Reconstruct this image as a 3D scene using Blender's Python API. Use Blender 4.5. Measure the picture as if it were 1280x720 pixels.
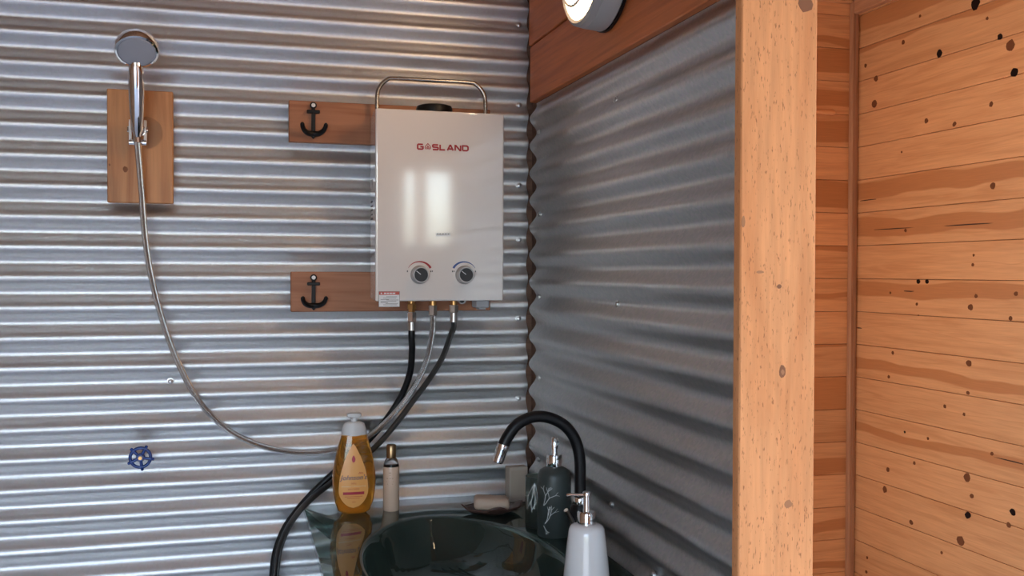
import bpy, bmesh, math, random
from mathutils import Vector, Matrix
random.seed(7)
sc = bpy.context.scene
for o in list(bpy.data.objects): bpy.data.objects.remove(o)
COL = sc.collection

# ------------------------------------------------------------------ camera
# metres; room corner at the origin, back wall = plane y 0, side wall = plane x 0
FPX = 1230.0
YAW, PITCH, ROLL = math.radians(15.64), math.radians(0.935), math.radians(0.17)
CAM = Vector((-0.712, -2.385, 1.42))
fwd = Vector((math.sin(YAW)*math.cos(PITCH), math.cos(YAW)*math.cos(PITCH), -math.sin(PITCH)))
rgt = Vector((math.cos(YAW), -math.sin(YAW), 0))
upv = rgt.cross(fwd)
r2 = rgt*math.cos(ROLL) + upv*math.sin(ROLL)
u2 = upv*math.cos(ROLL) - rgt*math.sin(ROLL)
cd = bpy.data.cameras.new('camera'); cam = bpy.data.objects.new('camera', cd); COL.objects.link(cam)
cd.sensor_width = 36; cd.lens = FPX/1280*36; cd.clip_start = 0.05
cam.matrix_world = Matrix(((r2.x, u2.x, -fwd.x, CAM.x), (r2.y, u2.y, -fwd.y, CAM.y), (r2.z, u2.z, -fwd.z, CAM.z), (0, 0, 0, 1)))
sc.camera = cam
# measuring helpers: where a sight line meets a real plane of the room
def ray(px, py): return fwd + r2*((px-640)/FPX) + u2*((360-py)/FPX)
def at_y(px, py, y): d = ray(px, py); return CAM + d*((y-CAM.y)/d.y)
def at_x(px, py, x): d = ray(px, py); return CAM + d*((x-CAM.x)/d.x)
def at_z(px, py, z): d = ray(px, py); return CAM + d*((z-CAM.z)/d.z)

# ------------------------------------------------------------------ world, exposure
w = bpy.data.worlds.new('world'); sc.world = w; w.use_nodes = True
wn = w.node_tree.nodes; wl = w.node_tree.links
bg = wn['Background']
sky = wn.new('ShaderNodeTexSky'); sky.sky_type = 'NISHITA'; sky.sun_disc = False
sky.sun_elevation = math.radians(32); sky.sun_rotation = math.radians(20); sky.dust_density = 3.0; sky.air_density = 1.0; sky.ozone_density = 1.0
hsv = wn.new('ShaderNodeHueSaturation'); hsv.inputs['Saturation'].default_value = 0.82      # thin high cloud
wl.new(sky.outputs[0], hsv.inputs['Color']); wl.new(hsv.outputs[0], bg.inputs[0]); bg.inputs[1].default_value = 1.8
sc.view_settings.view_transform = 'Standard'; sc.view_settings.look = 'None'
sc.view_settings.gamma = 1; sc.view_settings.use_curve_mapping = False
sc.view_settings.exposure = 0.0

# ------------------------------------------------------------------ mesh helpers
def tag(o, label=None, cat=None, group=None, kind=None):
    if label: o['label'] = label
    if cat: o['category'] = cat
    if group: o['group'] = group
    if kind: o['kind'] = kind
    return o
def thing(name, loc, label, cat, group=None):
    o = bpy.data.objects.new(name, None); COL.objects.link(o); o.location = loc; o.empty_display_size = 0.05
    return tag(o, label, cat, group)
def world_loc(p):
    v = Vector((0, 0, 0))
    while p is not None: v = v + p.location; p = p.parent
    return v
def link(name, me, mat, parent=None, smooth=False):
    """mesh given in world coordinates; it keeps its place under its parent"""
    o = bpy.data.objects.new(name, me); COL.objects.link(o)
    if mat is not None and len(me.materials) == 0: me.materials.append(mat)
    if parent is not None:
        o.parent = parent; o.location = -world_loc(parent)
    if smooth:
        for p in me.polygons: p.use_smooth = True
    return o
def recenter(o):
    """move the origin to the middle of the mesh (keeps the place)"""
    me = o.data; n = len(me.vertices); c = Vector((0, 0, 0))
    for v in me.vertices: c += v.co
    c /= n
    me.transform(Matrix.Translation(-c)); o.location = o.location + c
    return o
def from_py(name, v, f):
    me = bpy.data.meshes.new(name); me.from_pydata([tuple(p) for p in v], [], f); me.update(); return me
def bm_mesh(name, bm):
    bmesh.ops.recalc_face_normals(bm, faces=bm.faces[:])
    me = bpy.data.meshes.new(name); bm.to_mesh(me); bm.free(); return me
def bm_box(bm, lo, hi, bev=0.0, seg=1):
    lo, hi = Vector(lo), Vector(hi)
    r = bmesh.ops.create_cube(bm, size=1)
    for v in r['verts']: v.co = Vector([(lo[i]+hi[i])/2 + v.co[i]*(hi[i]-lo[i]) for i in range(3)])
    if bev > 0:
        es = set(e for v in r['verts'] for e in v.link_edges)
        bmesh.ops.bevel(bm, geom=list(es), offset=bev, segments=seg, profile=0.5, affect='EDGES')
def box(name, lo, hi, mat, parent=None, bev=0.0, seg=1, smooth=False):
    bm = bmesh.new(); bm_box(bm, lo, hi, bev, seg)
    return recenter(link(name, bm_mesh(name, bm), mat, parent, smooth))
def boxes(name, lst, mat, parent=None, bev=0.0):
    bm = bmesh.new()
    for lo, hi in lst: bm_box(bm, lo, hi, bev)
    return recenter(link(name, bm_mesh(name, bm), mat, parent))
def frame_of(d):
    d = Vector(d).normalized(); a = Vector((0, 0, 1)) if abs(d.z) < 0.9 else Vector((1, 0, 0))
    x = a.cross(d).normalized(); return x, d.cross(x), d
def lathe(name, base, axis, prof, mat, parent=None, n=32, sx=1.0, sy=1.0, smooth=True, xdir=None):
    """prof: list of (radius, height) along axis from base"""
    X, Y, D = frame_of(axis)
    if xdir is not None: X = Vector(xdir).normalized(); Y = D.cross(X)
    base = Vector(base); v = []; f = []
    for r, h in prof:
        for i in range(n):
            a = 2*math.pi*i/n
            v.append(base + D*h + X*(r*sx*math.cos(a)) + Y*(r*sy*math.sin(a)))
    m = len(prof)
    for j in range(m-1):
        for i in range(n):
            k = (i+1) % n; f.append((j*n+i, j*n+k, (j+1)*n+k, (j+1)*n+i))
    if prof[0][0] > 1e-6: f.append(tuple(range(n-1, -1, -1)))
    if prof[-1][0] > 1e-6: f.append(tuple((m-1)*n+i for i in range(n)))
    me = from_py(name, v, f)
    bm = bmesh.new(); bm.from_mesh(me); bmesh.ops.remove_doubles(bm, verts=bm.verts, dist=1e-6); bmesh.ops.recalc_face_normals(bm, faces=bm.faces[:])
    bm.to_mesh(me); bm.free()
    o = link(name, me, mat, parent, smooth)
    if smooth: me.set_sharp_from_angle(angle=math.radians(40))
    return recenter(o)
def smooth_path(pts, sub=8):
    pts = [Vector(p) for p in pts]; out = []
    P = [pts[0]*2-pts[1]] + pts + [pts[-1]*2-pts[-2]]
    for i in range(1, len(P)-2):
        p0, p1, p2, p3 = P[i-1:i+3]
        for s in range(sub):
            t = s/sub
            out.append(0.5*((2*p1) + (p2-p0)*t + (2*p0-5*p1+4*p2-p3)*t*t + (3*p1-p0-3*p2+p3)*t**3))
    out.append(pts[-1]); return out
def tube_data(pts, rad, n=12, closed=False):
    pts = [Vector(p) for p in pts]; m = len(pts)
    R = rad if isinstance(rad, (list, tuple)) else [rad]*m
    v = []; f = []; uv = []
    T = []
    for i in range(m):
        if closed: t = pts[(i+1) % m]-pts[i-1]
        else: t = pts[min(i+1, m-1)]-pts[max(i-1, 0)]
        T.append(t.normalized())
    X, Y, D = frame_of(T[0]); L = 0; Ls = []
    for i in range(m):
        if i:
            L += (pts[i]-pts[i-1]).length
            q = T[i-1].rotation_difference(T[i]); X = q @ X
        Ls.append(L)
        X = (X - T[i]*X.dot(T[i])).normalized(); Yv = T[i].cross(X)
        for k in range(n):
            a = 2*math.pi*k/n; v.append(pts[i] + (X*math.cos(a)+Yv*math.sin(a))*R[i])
    rings = m if closed else m-1
    for i in range(rings):
        j = (i+1) % m
        for k in range(n):
            l = (k+1) % n; f.append((i*n+k, i*n+l, j*n+l, j*n+k))
            rr = R[i]*2*math.pi/n; l1 = Ls[j] if j else L
            uv.append(((Ls[i], k*rr), (Ls[i], (k+1)*rr), (l1, (k+1)*rr), (l1, k*rr)))
    if not closed:
        f.append(tuple(range(n-1, -1, -1))); uv.append([(0, 0)]*n)
        f.append(tuple((m-1)*n+k for k in range(n))); uv.append([(L, 0)]*n)
    return v, f, uv
def tube(name, pts, rad, mat, parent=None, n=12, closed=False):
    v, f, uv = tube_data(pts, rad, n, closed)
    me = from_py(name, v, f); ul = me.uv_layers.new(name='UVMap')
    for p, us in zip(me.polygons, uv):
        for li, u in zip(p.loop_indices, us): ul.data[li].uv = u
    o = link(name, me, mat, parent, True); me.set_sharp_from_angle(angle=math.radians(50))
    return recenter(o)
def tubes(name, paths, mat, parent=None, n=8):
    V = []; F = []
    for pts, rad in paths:
        v, f, _ = tube_data(pts, rad, n); o = len(V); V += v; F += [tuple(i+o for i in q) for q in f]
    me = from_py(name, V, F); ob = link(name, me, mat, parent, True); me.set_sharp_from_angle(angle=math.radians(50))
    return recenter(ob)
def prism(name, outline, frame, depth, mat, parent=None, bev=0.0):
    """outline of (u, v) points in frame (origin, U, V, N), thick along N"""
    O, U, V, N = [Vector(q) for q in frame]
    bm = bmesh.new()
    vs = [bm.verts.new(O+U*u+V*v) for u, v in outline]
    fc = bm.faces.new(vs)
    r = bmesh.ops.extrude_face_region(bm, geom=[fc])
    nv = [g for g in r['geom'] if isinstance(g, bmesh.types.BMVert)]
    for q in nv: q.co += N*depth
    if bev > 0:
        es = [e for e in bm.edges if all(x in nv for x in e.verts)]
        bmesh.ops.bevel(bm, geom=es, offset=bev, segments=2, profile=0.5, affect='EDGES')
    return recenter(link(name, bm_mesh(name, bm), mat, parent))
def stroke_faces(line, wd, closed=False):
    """flat ribbon (list of quads in uv) along a polyline"""
    P = [Vector((p[0], p[1])) for p in line]; m = len(P); L = []; Rr = []
    W = wd if isinstance(wd, (list, tuple)) else [wd]*m
    for i in range(m):
        a = P[i-1] if (i or closed) else None; b = P[(i+1) % m] if (i < m-1 or closed) else None
        d1 = (P[i]-a).normalized() if a is not None else None
        d2 = (b-P[i]).normalized() if b is not None else None
        if d1 is None: d1 = d2
        if d2 is None: d2 = d1
        n1 = Vector((-d1.y, d1.x)); n2 = Vector((-d2.y, d2.x)); n = (n1+n2)
        n = n.normalized() if n.length > 1e-6 else n1
        k = 1/max(0.5, n.dot(n1))
        L.append(P[i]+n*W[i]/2*k); Rr.append(P[i]-n*W[i]/2*k)
    q = []
    for i in range(m if closed else m-1):
        j = (i+1) % m; q.append((L[i], Rr[i], Rr[j], L[j]))
    return q
def print_mesh(name, quads, place, mat, parent=None):
    """flat print: quads in (u, v) laid on a surface by place(u, v)"""
    V = []; F = []
    for q in quads:
        o = len(V); V += [place(p[0], p[1]) for p in q]; F.append(tuple(range(o, o+len(q))))
    return recenter(link(name, from_py(name, V, F), mat, parent))
def text_polys(s, size, shear=0.0, align='CENTER'):
    c = bpy.data.curves.new('t', 'FONT'); c.body = s; c.size = size; c.align_x = align; c.shear = shear; c.resolution_u = 3
    o = bpy.data.objects.new('t', c); COL.objects.link(o)
    bpy.context.view_layer.update()
    me = o.evaluated_get(bpy.context.evaluated_depsgraph_get()).to_mesh()
    out = [[(me.vertices[i].co.x, me.vertices[i].co.y) for i in p.vertices] for p in me.polygons]
    bpy.data.objects.remove(o); bpy.data.curves.remove(c)
    return out

# ------------------------------------------------------------------ materials
MATS = {}
def new_mat(name):
    m = bpy.data.materials.new(name); m.use_nodes = True
    return m, m.node_tree.nodes, m.node_tree.links, m.node_tree.nodes['Principled BSDF']
def plain(name, col, rough=0.5, metal=0.0, **kw):
    m, n, l, b = new_mat(name)
    b.inputs['Base Color'].default_value = (*col, 1); b.inputs['Roughness'].default_value = rough; b.inputs['Metallic'].default_value = metal
    for k, v in kw.items(): b.inputs[k.replace('_', ' ')].default_value = v
    # faint unevenness so that no surface is perfectly uniform
    tc = n.new('ShaderNodeTexCoord'); nz = n.new('ShaderNodeTexNoise'); nz.inputs['Scale'].default_value = 40
    mr = n.new('ShaderNodeMapRange'); mr.inputs[3].default_value = max(0, rough-0.03); mr.inputs[4].default_value = rough+0.04
    l.new(tc.outputs['Object'], nz.inputs['Vector']); l.new(nz.outputs[0], mr.inputs[0]); l.new(mr.outputs[0], b.inputs['Roughness'])
    MATS[name] = m; return m
def ramp(n, stops):
    r = n.new('ShaderNodeValToRGB'); e = r.color_ramp.elements
    while len(e) < len(stops): e.new(0.5)
    for q, (p, c) in zip(e, stops): q.position = p; q.color = (*c, 1) if len(c) == 3 else c
    return r
def mathn(n, l, op, a, b=None, clamp=False):
    m = n.new('ShaderNodeMath'); m.operation = op; m.use_clamp = clamp
    for i, x in enumerate((a, b)):
        if x is None: continue
        if isinstance(x, (int, float)): m.inputs[i].default_value = x
        else: l.new(x, m.inputs[i])
    return m.outputs[0]
def mixc(n, l, fac, a, b, mode='MIX'):
    m = n.new('ShaderNodeMix'); m.data_type = 'RGBA'; m.blend_type = mode
    for s, x in ((0, fac), (6, a), (7, b)):
        if isinstance(x, (int, float)): m.inputs[s].default_value = x
        elif isinstance(x, tuple): m.inputs[s].default_value = (*x, 1)
        else: l.new(x, m.inputs[s])
    return m.outputs[2]
def wood(name, light, dark, heart=None, grain=1.0, axis='X', rough=0.55, knots=True, specks=0.0, bump=0.15, coat=0.0):
    """boards: object colour r = tone, g = place of the heartwood band across the board, b = seed, a = band width"""
    m, n, l, b = new_mat(name)
    tc = n.new('ShaderNodeTexCoord'); oi = n.new('ShaderNodeObjectInfo')
    sep = n.new('ShaderNodeSeparateXYZ'); l.new(tc.outputs['Object'], sep.inputs[0])
    oc = n.new('ShaderNodeSeparateColor'); l.new(oi.outputs['Color'], oc.inputs[0])
    ax = {'X': (0, 1, 2), 'Z': (2, 0, 1), 'Y': (1, 0, 2)}[axis]
    seed = mathn(n, l, 'MULTIPLY', oc.outputs[2], 57.0)
    along = mathn(n, l, 'ADD', sep.outputs[ax[0]], seed)
    comb = n.new('ShaderNodeCombineXYZ'); l.new(along, comb.inputs[0]); l.new(sep.outputs[ax[1]], comb.inputs[1]); l.new(sep.outputs[ax[2]], comb.inputs[2])
    mp = n.new('ShaderNodeMapping'); mp.inputs['Scale'].default_value = (1.6, 26*grain, 26*grain); l.new(comb.outputs[0], mp.inputs[0])
    nz = n.new('ShaderNodeTexNoise'); nz.inputs['Scale'].default_value = 1.6; nz.inputs['Detail'].default_value = 5; nz.inputs['Distortion'].default_value = 0.9
    l.new(mp.outputs[0], nz.inputs[0])
    mp2 = n.new('ShaderNodeMapping'); mp2.inputs['Scale'].default_value = (9, 260*grain, 260*grain); l.new(comb.outputs[0], mp2.inputs[0])
    nf = n.new('ShaderNodeTexNoise'); nf.inputs['Scale'].default_value = 1.0; nf.inputs['Detail'].default_value = 3; l.new(mp2.outputs[0], nf.inputs[0])
    rp = ramp(n, [(0.34, dark), (0.52, light), (0.75, tuple(min(1, c*1.08) for c in light))]); l.new(nz.outputs[0], rp.inputs[0])
    fine = n.new('ShaderNodeMapRange'); fine.inputs[3].default_value = 0.80; fine.inputs[4].default_value = 1.15; l.new(nf.outputs[0], fine.inputs[0])
    col = mixc(n, l, 1.0, rp.outputs[0], fine.outputs[0], 'MULTIPLY')
    if heart:
        mw = n.new('ShaderNodeMapping'); mw.inputs['Scale'].default_value = (1.6, 4, 4); l.new(comb.outputs[0], mw.inputs[0])
        nw = n.new('ShaderNodeTexNoise'); nw.inputs['Scale'].default_value = 1.1; nw.inputs['Detail'].default_value = 2.5; l.new(mw.outputs[0], nw.inputs[0])
        wob = mathn(n, l, 'MULTIPLY', mathn(n, l, 'SUBTRACT', nw.outputs[0], 0.5), 0.11)
        cen = mathn(n, l, 'MULTIPLY', mathn(n, l, 'SUBTRACT', oc.outputs[1], 0.5), 0.20)
        dist = mathn(n, l, 'ABSOLUTE', mathn(n, l, 'ADD', mathn(n, l, 'SUBTRACT', sep.outputs[2], cen), wob))
        hw = mathn(n, l, 'MULTIPLY', oi.outputs['Alpha'], 0.06)
        hm = n.new('ShaderNodeMapRange'); hm.inputs[1].default_value = -0.002; hm.inputs[2].default_value = 0.003
        l.new(mathn(n, l, 'SUBTRACT', hw, dist), hm.inputs[0])
        hcol = mixc(n, l, 1.0, heart, fine.outputs[0], 'MULTIPLY')
        col = mixc(n, l, hm.outputs[0], col, hcol)
    if knots:
        mk = n.new('ShaderNodeMapping'); mk.inputs['Scale'].default_value = (5.5, 0.5, 8); l.new(comb.outputs[0], mk.inputs[0])
        vo = n.new('ShaderNodeTexVoronoi'); vo.inputs['Scale'].default_value = 1.0; l.new(mk.outputs[0], vo.inputs[0])
        vs = n.new('ShaderNodeSeparateColor'); l.new(vo.outputs['Color'], vs.inputs[0])
        on = mathn(n, l, 'GREATER_THAN', vs.outputs[0], 0.62)
        sz = mathn(n, l, 'MULTIPLY_ADD' if False else 'MULTIPLY', vs.outputs[1], 0.085)
        kk = n.new('ShaderNodeMapRange'); kk.inputs[1].default_value = 0.0; kk.inputs[2].default_value = 0.03
        l.new(mathn(n, l, 'SUBTRACT', sz, vo.outputs['Distance']), kk.inputs[0])
        kf = mathn(n, l, 'MULTIPLY', kk.outputs[0], on)
        col = mixc(n, l, mathn(n, l, 'MULTIPLY', kf, 0.8), col, tuple(c*0.28 for c in dark))
    if specks > 0:
        ms = n.new('ShaderNodeMapping'); ms.inputs['Scale'].default_value = (95, 380, 380); l.new(comb.outputs[0], ms.inputs[0])
        ns = n.new('ShaderNodeTexNoise'); ns.inputs['Scale'].default_value = 1.0; ns.inputs['Detail'].default_value = 2; l.new(ms.outputs[0], ns.inputs[0])
        rs = ramp(n, [(0.62, (0, 0, 0)), (0.72, (1, 1, 1))]); l.new(ns.outputs[0], rs.inputs[0])
        col = mixc(n, l, mathn(n, l, 'MULTIPLY', rs.outputs[0], specks), col, (0.36, 0.12, 0.042))
    col = mixc(n, l, 1.0, col, oc.outputs[0], 'MULTIPLY')
    l.new(col, b.inputs['Base Color']); b.inputs['Roughness'].default_value = rough
    b.inputs['Specular IOR Level'].default_value = 0.35
    if coat: b.inputs['Coat Weight'].default_value = coat; b.inputs['Coat Roughness'].default_value = 0.35
    bp = n.new('ShaderNodeBump'); bp.inputs['Strength'].default_value = bump; bp.inputs['Distance'].default_value = 0.002
    l.new(nf.outputs[0], bp.inputs['Height']); l.new(bp.outputs[0], b.inputs['Normal'])
    MATS[name] = m; return m
def corrugated(name, col, rough, along):
    m, n, l, b = new_mat(name)
    tc = n.new('ShaderNodeTexCoord')
    mp = n.new('ShaderNodeMapping'); mp.inputs['Scale'].default_value = (1.2, 14, 14) if along == 'X' else (14, 1.2, 14)
    l.new(tc.outputs['Object'], mp.inputs[0])
    n1 = n.new('ShaderNodeTexNoise'); n1.inputs['Scale'].default_value = 1.5; n1.inputs['Detail'].default_value = 3; l.new(mp.outputs[0], n1.inputs[0])
    n2 = n.new('ShaderNodeTexNoise'); n2.inputs['Scale'].default_value = 260; n2.inputs['Detail'].default_value = 2; l.new(tc.outputs['Object'], n2.inputs[0])
    vo = n.new('ShaderNodeTexVoronoi'); vo.inputs['Scale'].default_value = 170; l.new(tc.outputs['Object'], vo.inputs[0])
    c2 = mixc(n, l, 0.10, tuple(col), vo.outputs['Color'], 'OVERLAY')
    hs = n.new('ShaderNodeHueSaturation'); hs.inputs['Saturation'].default_value = 0.35; l.new(c2, hs.inputs['Color'])
    l.new(hs.outputs[0], b.inputs['Base Color'])
    b.inputs['Metallic'].default_value = 1
    mr = n.new('ShaderNodeMapRange'); mr.inputs[3].default_value = rough-0.06; mr.inputs[4].default_value = rough+0.08; l.new(n1.outputs[0], mr.inputs[0]); l.new(mr.outputs[0], b.inputs['Roughness'])
    b1 = n.new('ShaderNodeBump'); b1.inputs['Strength'].default_value = 0.25; b1.inputs['Distance'].default_value = 0.010; l.new(n1.outputs[0], b1.inputs['Height'])
    b2 = n.new('ShaderNodeBump'); b2.inputs['Strength'].default_value = 0.10; b2.inputs['Distance'].default_value = 0.0006; l.new(n2.outputs[0], b2.inputs['Height'])
    l.new(b1.outputs[0], b2.inputs['Normal']); l.new(b2.outputs[0], b.inputs['Normal'])
    MATS[name] = m; return m
def braided(name, col, rough, freq, strength=0.6):
    m, n, l, b = new_mat(name)
    tc = n.new('ShaderNodeTexCoord'); wv = n.new('ShaderNodeTexWave'); wv.wave_type = 'BANDS'; wv.bands_direction = 'X'
    mp = n.new('ShaderNodeMapping'); mp.inputs['Scale'].default_value = (freq, freq, freq); l.new(tc.outputs['UV'], mp.inputs[0]); l.new(mp.outputs[0], wv.inputs[0])
    wv.inputs['Scale'].default_value = 1.0
    bp = n.new('ShaderNodeBump'); bp.inputs['Strength'].default_value = strength; bp.inputs['Distance'].default_value = 0.0008
    l.new(wv.outputs['Fac'], bp.inputs['Height']); l.new(bp.outputs[0], b.inputs['Normal'])
    b.inputs['Base Color'].default_value = (*col, 1); b.inputs['Roughness'].default_value = rough; b.inputs['Metallic'].default_value = 1
    MATS[name] = m; return m

M_PINE = wood('pine_boards', (0.64, 0.295, 0.115), (0.565, 0.24, 0.086), heart=(0.475, 0.178, 0.056), rough=0.45, knots=False, coat=0.15)
M_TRIM = wood('pine_trim', (0.52, 0.24, 0.11), (0.44, 0.19, 0.085), axis='Z', rough=0.5, knots=False)
M_TRIMY = wood('pine_trim_long', (0.52, 0.24, 0.11), (0.44, 0.19, 0.085), axis='Y', rough=0.5, knots=False)
M_CEDAR = wood('cedar_boards', (0.64, 0.19, 0.058), (0.52, 0.14, 0.04), axis='Y', rough=0.5, knots=False)
M_BOARD = wood('red_cedar_board', (0.40, 0.17, 0.085), (0.31, 0.115, 0.052), rough=0.5, knots=False, grain=0.7)
M_PLATE = wood('cedar_mounting_board', (0.58, 0.27, 0.105), (0.44, 0.17, 0.058), axis='Z', rough=0.42, knots=False, grain=0.6)
M_POST = wood('rough_sawn_timber', (0.80, 0.352, 0.142), (0.72, 0.287, 0.106), axis='Z', rough=0.8, knots=False, specks=0.85, bump=0.5, grain=0.35)
M_DARKWOOD = wood('dark_brown_timber', (0.16, 0.085, 0.055), (0.09, 0.045, 0.03), rough=0.6, knots=False)
M_CEIL = wood('ceiling_boards', (0.30, 0.16, 0.085), (0.22, 0.11, 0.055), axis='Y', rough=0.6, knots=True, grain=0.6)
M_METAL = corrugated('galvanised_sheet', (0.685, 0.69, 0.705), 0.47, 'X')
M_METAL_SHADED = corrugated('galvanised_sheet_shaded', (0.52, 0.46, 0.43), 0.42, 'Y')  # same metal as the back sheet; shade and brown reflections put into the colour
M_CHROME = plain('chrome', (0.85, 0.86, 0.88), 0.06, 1.0)
M_STEEL = plain('brushed_steel', (0.62, 0.60, 0.57), 0.28, 1.0)
M_KNOB = plain('silver_knob', (0.50, 0.49, 0.48), 0.35, 0.7)
M_SCREW = plain('zinc_screw', (0.62, 0.62, 0.62), 0.35, 1.0)
M_BRASS = plain('brass', (0.62, 0.36, 0.14), 0.30, 1.0)
M_BLACK = plain('black_rubber', (0.005, 0.005, 0.006), 0.42, 0.0, Specular_IOR_Level=0.3)
M_IRON = plain('black_cast_iron', (0.006, 0.005, 0.005), 0.45, 0.0, Specular_IOR_Level=0.3)
M_ENAMEL = plain('white_enamel', (0.78, 0.72, 0.67), 0.10, 0.0, Coat_Weight=1.0, Coat_Roughness=0.06, Coat_IOR=1.6, IOR=1.6)
M_GREY = plain('grey_plastic', (0.42, 0.42, 0.43), 0.4)
M_WHITEPL = plain('white_plastic', (0.78, 0.77, 0.76), 0.4)
M_RED = plain('red_print', (0.36, 0.02, 0.025), 0.3)
M_BLUE = plain('blue_print', (0.03, 0.07, 0.24), 0.3)
M_DARK = plain('dark_print', (0.05, 0.05, 0.05), 0.4)
M_KNOBFACE = plain('knob_face', (0.02, 0.02, 0.022), 0.35)
M_VALVE = plain('blue_enamel', (0.008, 0.045, 0.22), 0.25)
M_CONC = plain('concrete', (0.54, 0.57, 0.61), 0.7)
M_ZINC = plain('flat_zinc_lining', (0.42, 0.44, 0.47), 0.5, 0.6)
M_GROUND = plain('gravel', (0.46, 0.45, 0.43), 0.9)
M_KNOT = plain('pine_knot', (0.15, 0.048, 0.016), 0.7, 0.0, Specular_IOR_Level=0.15)
M_HOLE = plain('open_knot', (0.012, 0.005, 0.003), 0.8, 0.0, Specular_IOR_Level=0.1)
M_CRACK = plain('board_crack', (0.05, 0.016, 0.006), 0.8)
M_SHOWERHOSE = braided('spiral_chrome_hose', (0.62, 0.61, 0.60), 0.22, 1400, 0.5)
M_BRAID = braided('braided_steel_hose', (0.10, 0.098, 0.096), 0.28, 1100, 0.5)
M_CERAMIC = plain('white_ceramic', (0.80, 0.79, 0.79), 0.10, 0.0, Coat_Weight=0.5)

# ------------------------------------------------------------------ floor, ceiling and outside walls
PER = 0.0678; AMP = 0.0092
CEIL = 2.56
gr = box('ground', (-30, -40, -0.30), (30, 20, -0.12), M_GROUND); tag(gr, 'pale gravel ground outside', kind='structure')
fl = box('floor', (-4.5, -4.5, -0.12), (2.4, 1.3, 0.0), M_CONC); tag(fl, 'grey concrete floor', kind='structure')
ce = box('ceiling', (-3.2, -3.6, CEIL), (1.9, 1.25, CEIL+0.1), M_CEIL); tag(ce, 'wooden board ceiling', kind='structure')
# front wall behind the viewpoint: wide open doorway beside it, one two-light window in it
FY = -3.5
DX0, DX1, DZ = -2.30, -0.55, 2.15
wf = boxes('wall_front', [((-2.4, FY-0.1, 0), (DX0, FY, CEIL)), ((DX0, FY-0.1, DZ), (DX1, FY, CEIL)), ((DX1, FY-0.1, 0), (0.20, FY, CEIL)), ((0.53, FY-0.1, 0), (1.9, FY, CEIL)),
                          ((0.20, FY-0.1, 0), (0.53, FY, 1.58)), ((0.20, FY-0.1, 2.0), (0.53, FY, CEIL))], M_DARKWOOD)
tag(wf, 'dark timber front wall with window', kind='structure'); wf.color = (0.9, 0.2, 0.3, 0.3)
wi = boxes('window_1', [((0.283, FY-0.08, 1.58), (0.350, FY-0.02, 2.0)), ((0.20, FY-0.08, 1.58), (0.222, FY-0.02, 2.0)), ((0.495, FY-0.08, 1.58), (0.53, FY-0.02, 2.0))], M_PINE); tag(wi, 'window mullion', kind='structure')

wl_ = box('wall_left', (-2.5, -3.6, 0), (-2.4, 0.0, CEIL), M_CEIL); tag(wl_, 'timber side wall beyond the shower', kind='structure'); wl_.color = (.8, .5, .4, 0)
lp = Vector((0.80, -0.10, 2.50))  # lamp out of view, added to brighten the pine room
cl = thing('added_ceiling_lamp', lp, 'unseen round opal ceiling lamp added to light the pine room warmly', 'lamp')
mO, nO, lO, bO = new_mat('opal_glass'); bO.inputs['Base Color'].default_value = (1, .9, .8, 1)
bO.inputs['Emission Color'].default_value = (1.0, 0.60, 0.32, 1); bO.inputs['Emission Strength'].default_value = 14.0
lathe('rim', lp, (0, 0, -1), [(0, 0), (.155, 0), (.155, .02), (.14, .025), (0, .025)], M_WHITEPL, cl, n=36)
lathe('shade', lp, (0, 0, -1), [(.138, .0255), (.135, .05), (.11, .075), (.06, .09), (0, .094)], mO, cl, n=36)

# ------------------------------------------------------------------ back wall: corrugated sheet on dark backing
zc_back = at_y(20, 385.5, -AMP).z           # height of one crest
wb = box('wall_back', (-3.2, AMP+0.001, 0), (0.16, 0.09, CEIL), M_DARKWOOD); tag(wb, 'corrugated metal back wall on timber backing', kind='structure')
def sheet(name, a0, a1, ztop, zcrest, axis, mat, parent, zbot=0.01):
    per_n = 20; n = int((ztop-zbot)/PER*per_n); v = []; f = []
    nl = 2
    for side in (0, 1):
        for i in range(n+1):
            z = zbot+(ztop-zbot)*i/n
            d = -AMP*math.cos(2*math.pi*(z-zcrest)/PER) + side*0.0009
            for k in range(nl+1):
                a = a0+(a1-a0)*k/nl
                v.append((a, d, z) if axis == 'X' else (d, a, z))
    s = (n+1)*(nl+1)
    for i in range(n):
        for k in range(nl):
            q = (i*(nl+1)+k, i*(nl+1)+k+1, (i+1)*(nl+1)+k+1, (i+1)*(nl+1)+k)
            f.append(q); f.append(tuple(s+j for j in reversed(q)))
    for i in range(n):
        for k in (0, nl):
            a = i*(nl+1)+k; b2 = (i+1)*(nl+1)+k; f.append((a, b2, s+b2, s+a))
    for i in (0, n):
        for k in range(nl):
            a = i*(nl+1)+k; f.append((a, a+1, s+a+1, s+a))
    me = from_py(name, v, f)
    bm = bmesh.new(); bm.from_mesh(me); bmesh.ops.recalc_face_normals(bm, faces=bm.faces[:]); bm.to_mesh(me); bm.free()
    o = link(name, me, mat, parent, True); me.set_sharp_from_angle(angle=math.radians(50))
    return recenter(o)
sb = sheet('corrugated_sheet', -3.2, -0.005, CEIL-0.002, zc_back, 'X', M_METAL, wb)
tag(sb, 'galvanised corrugated sheet with horizontal ribs')
screw_src = []
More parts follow.
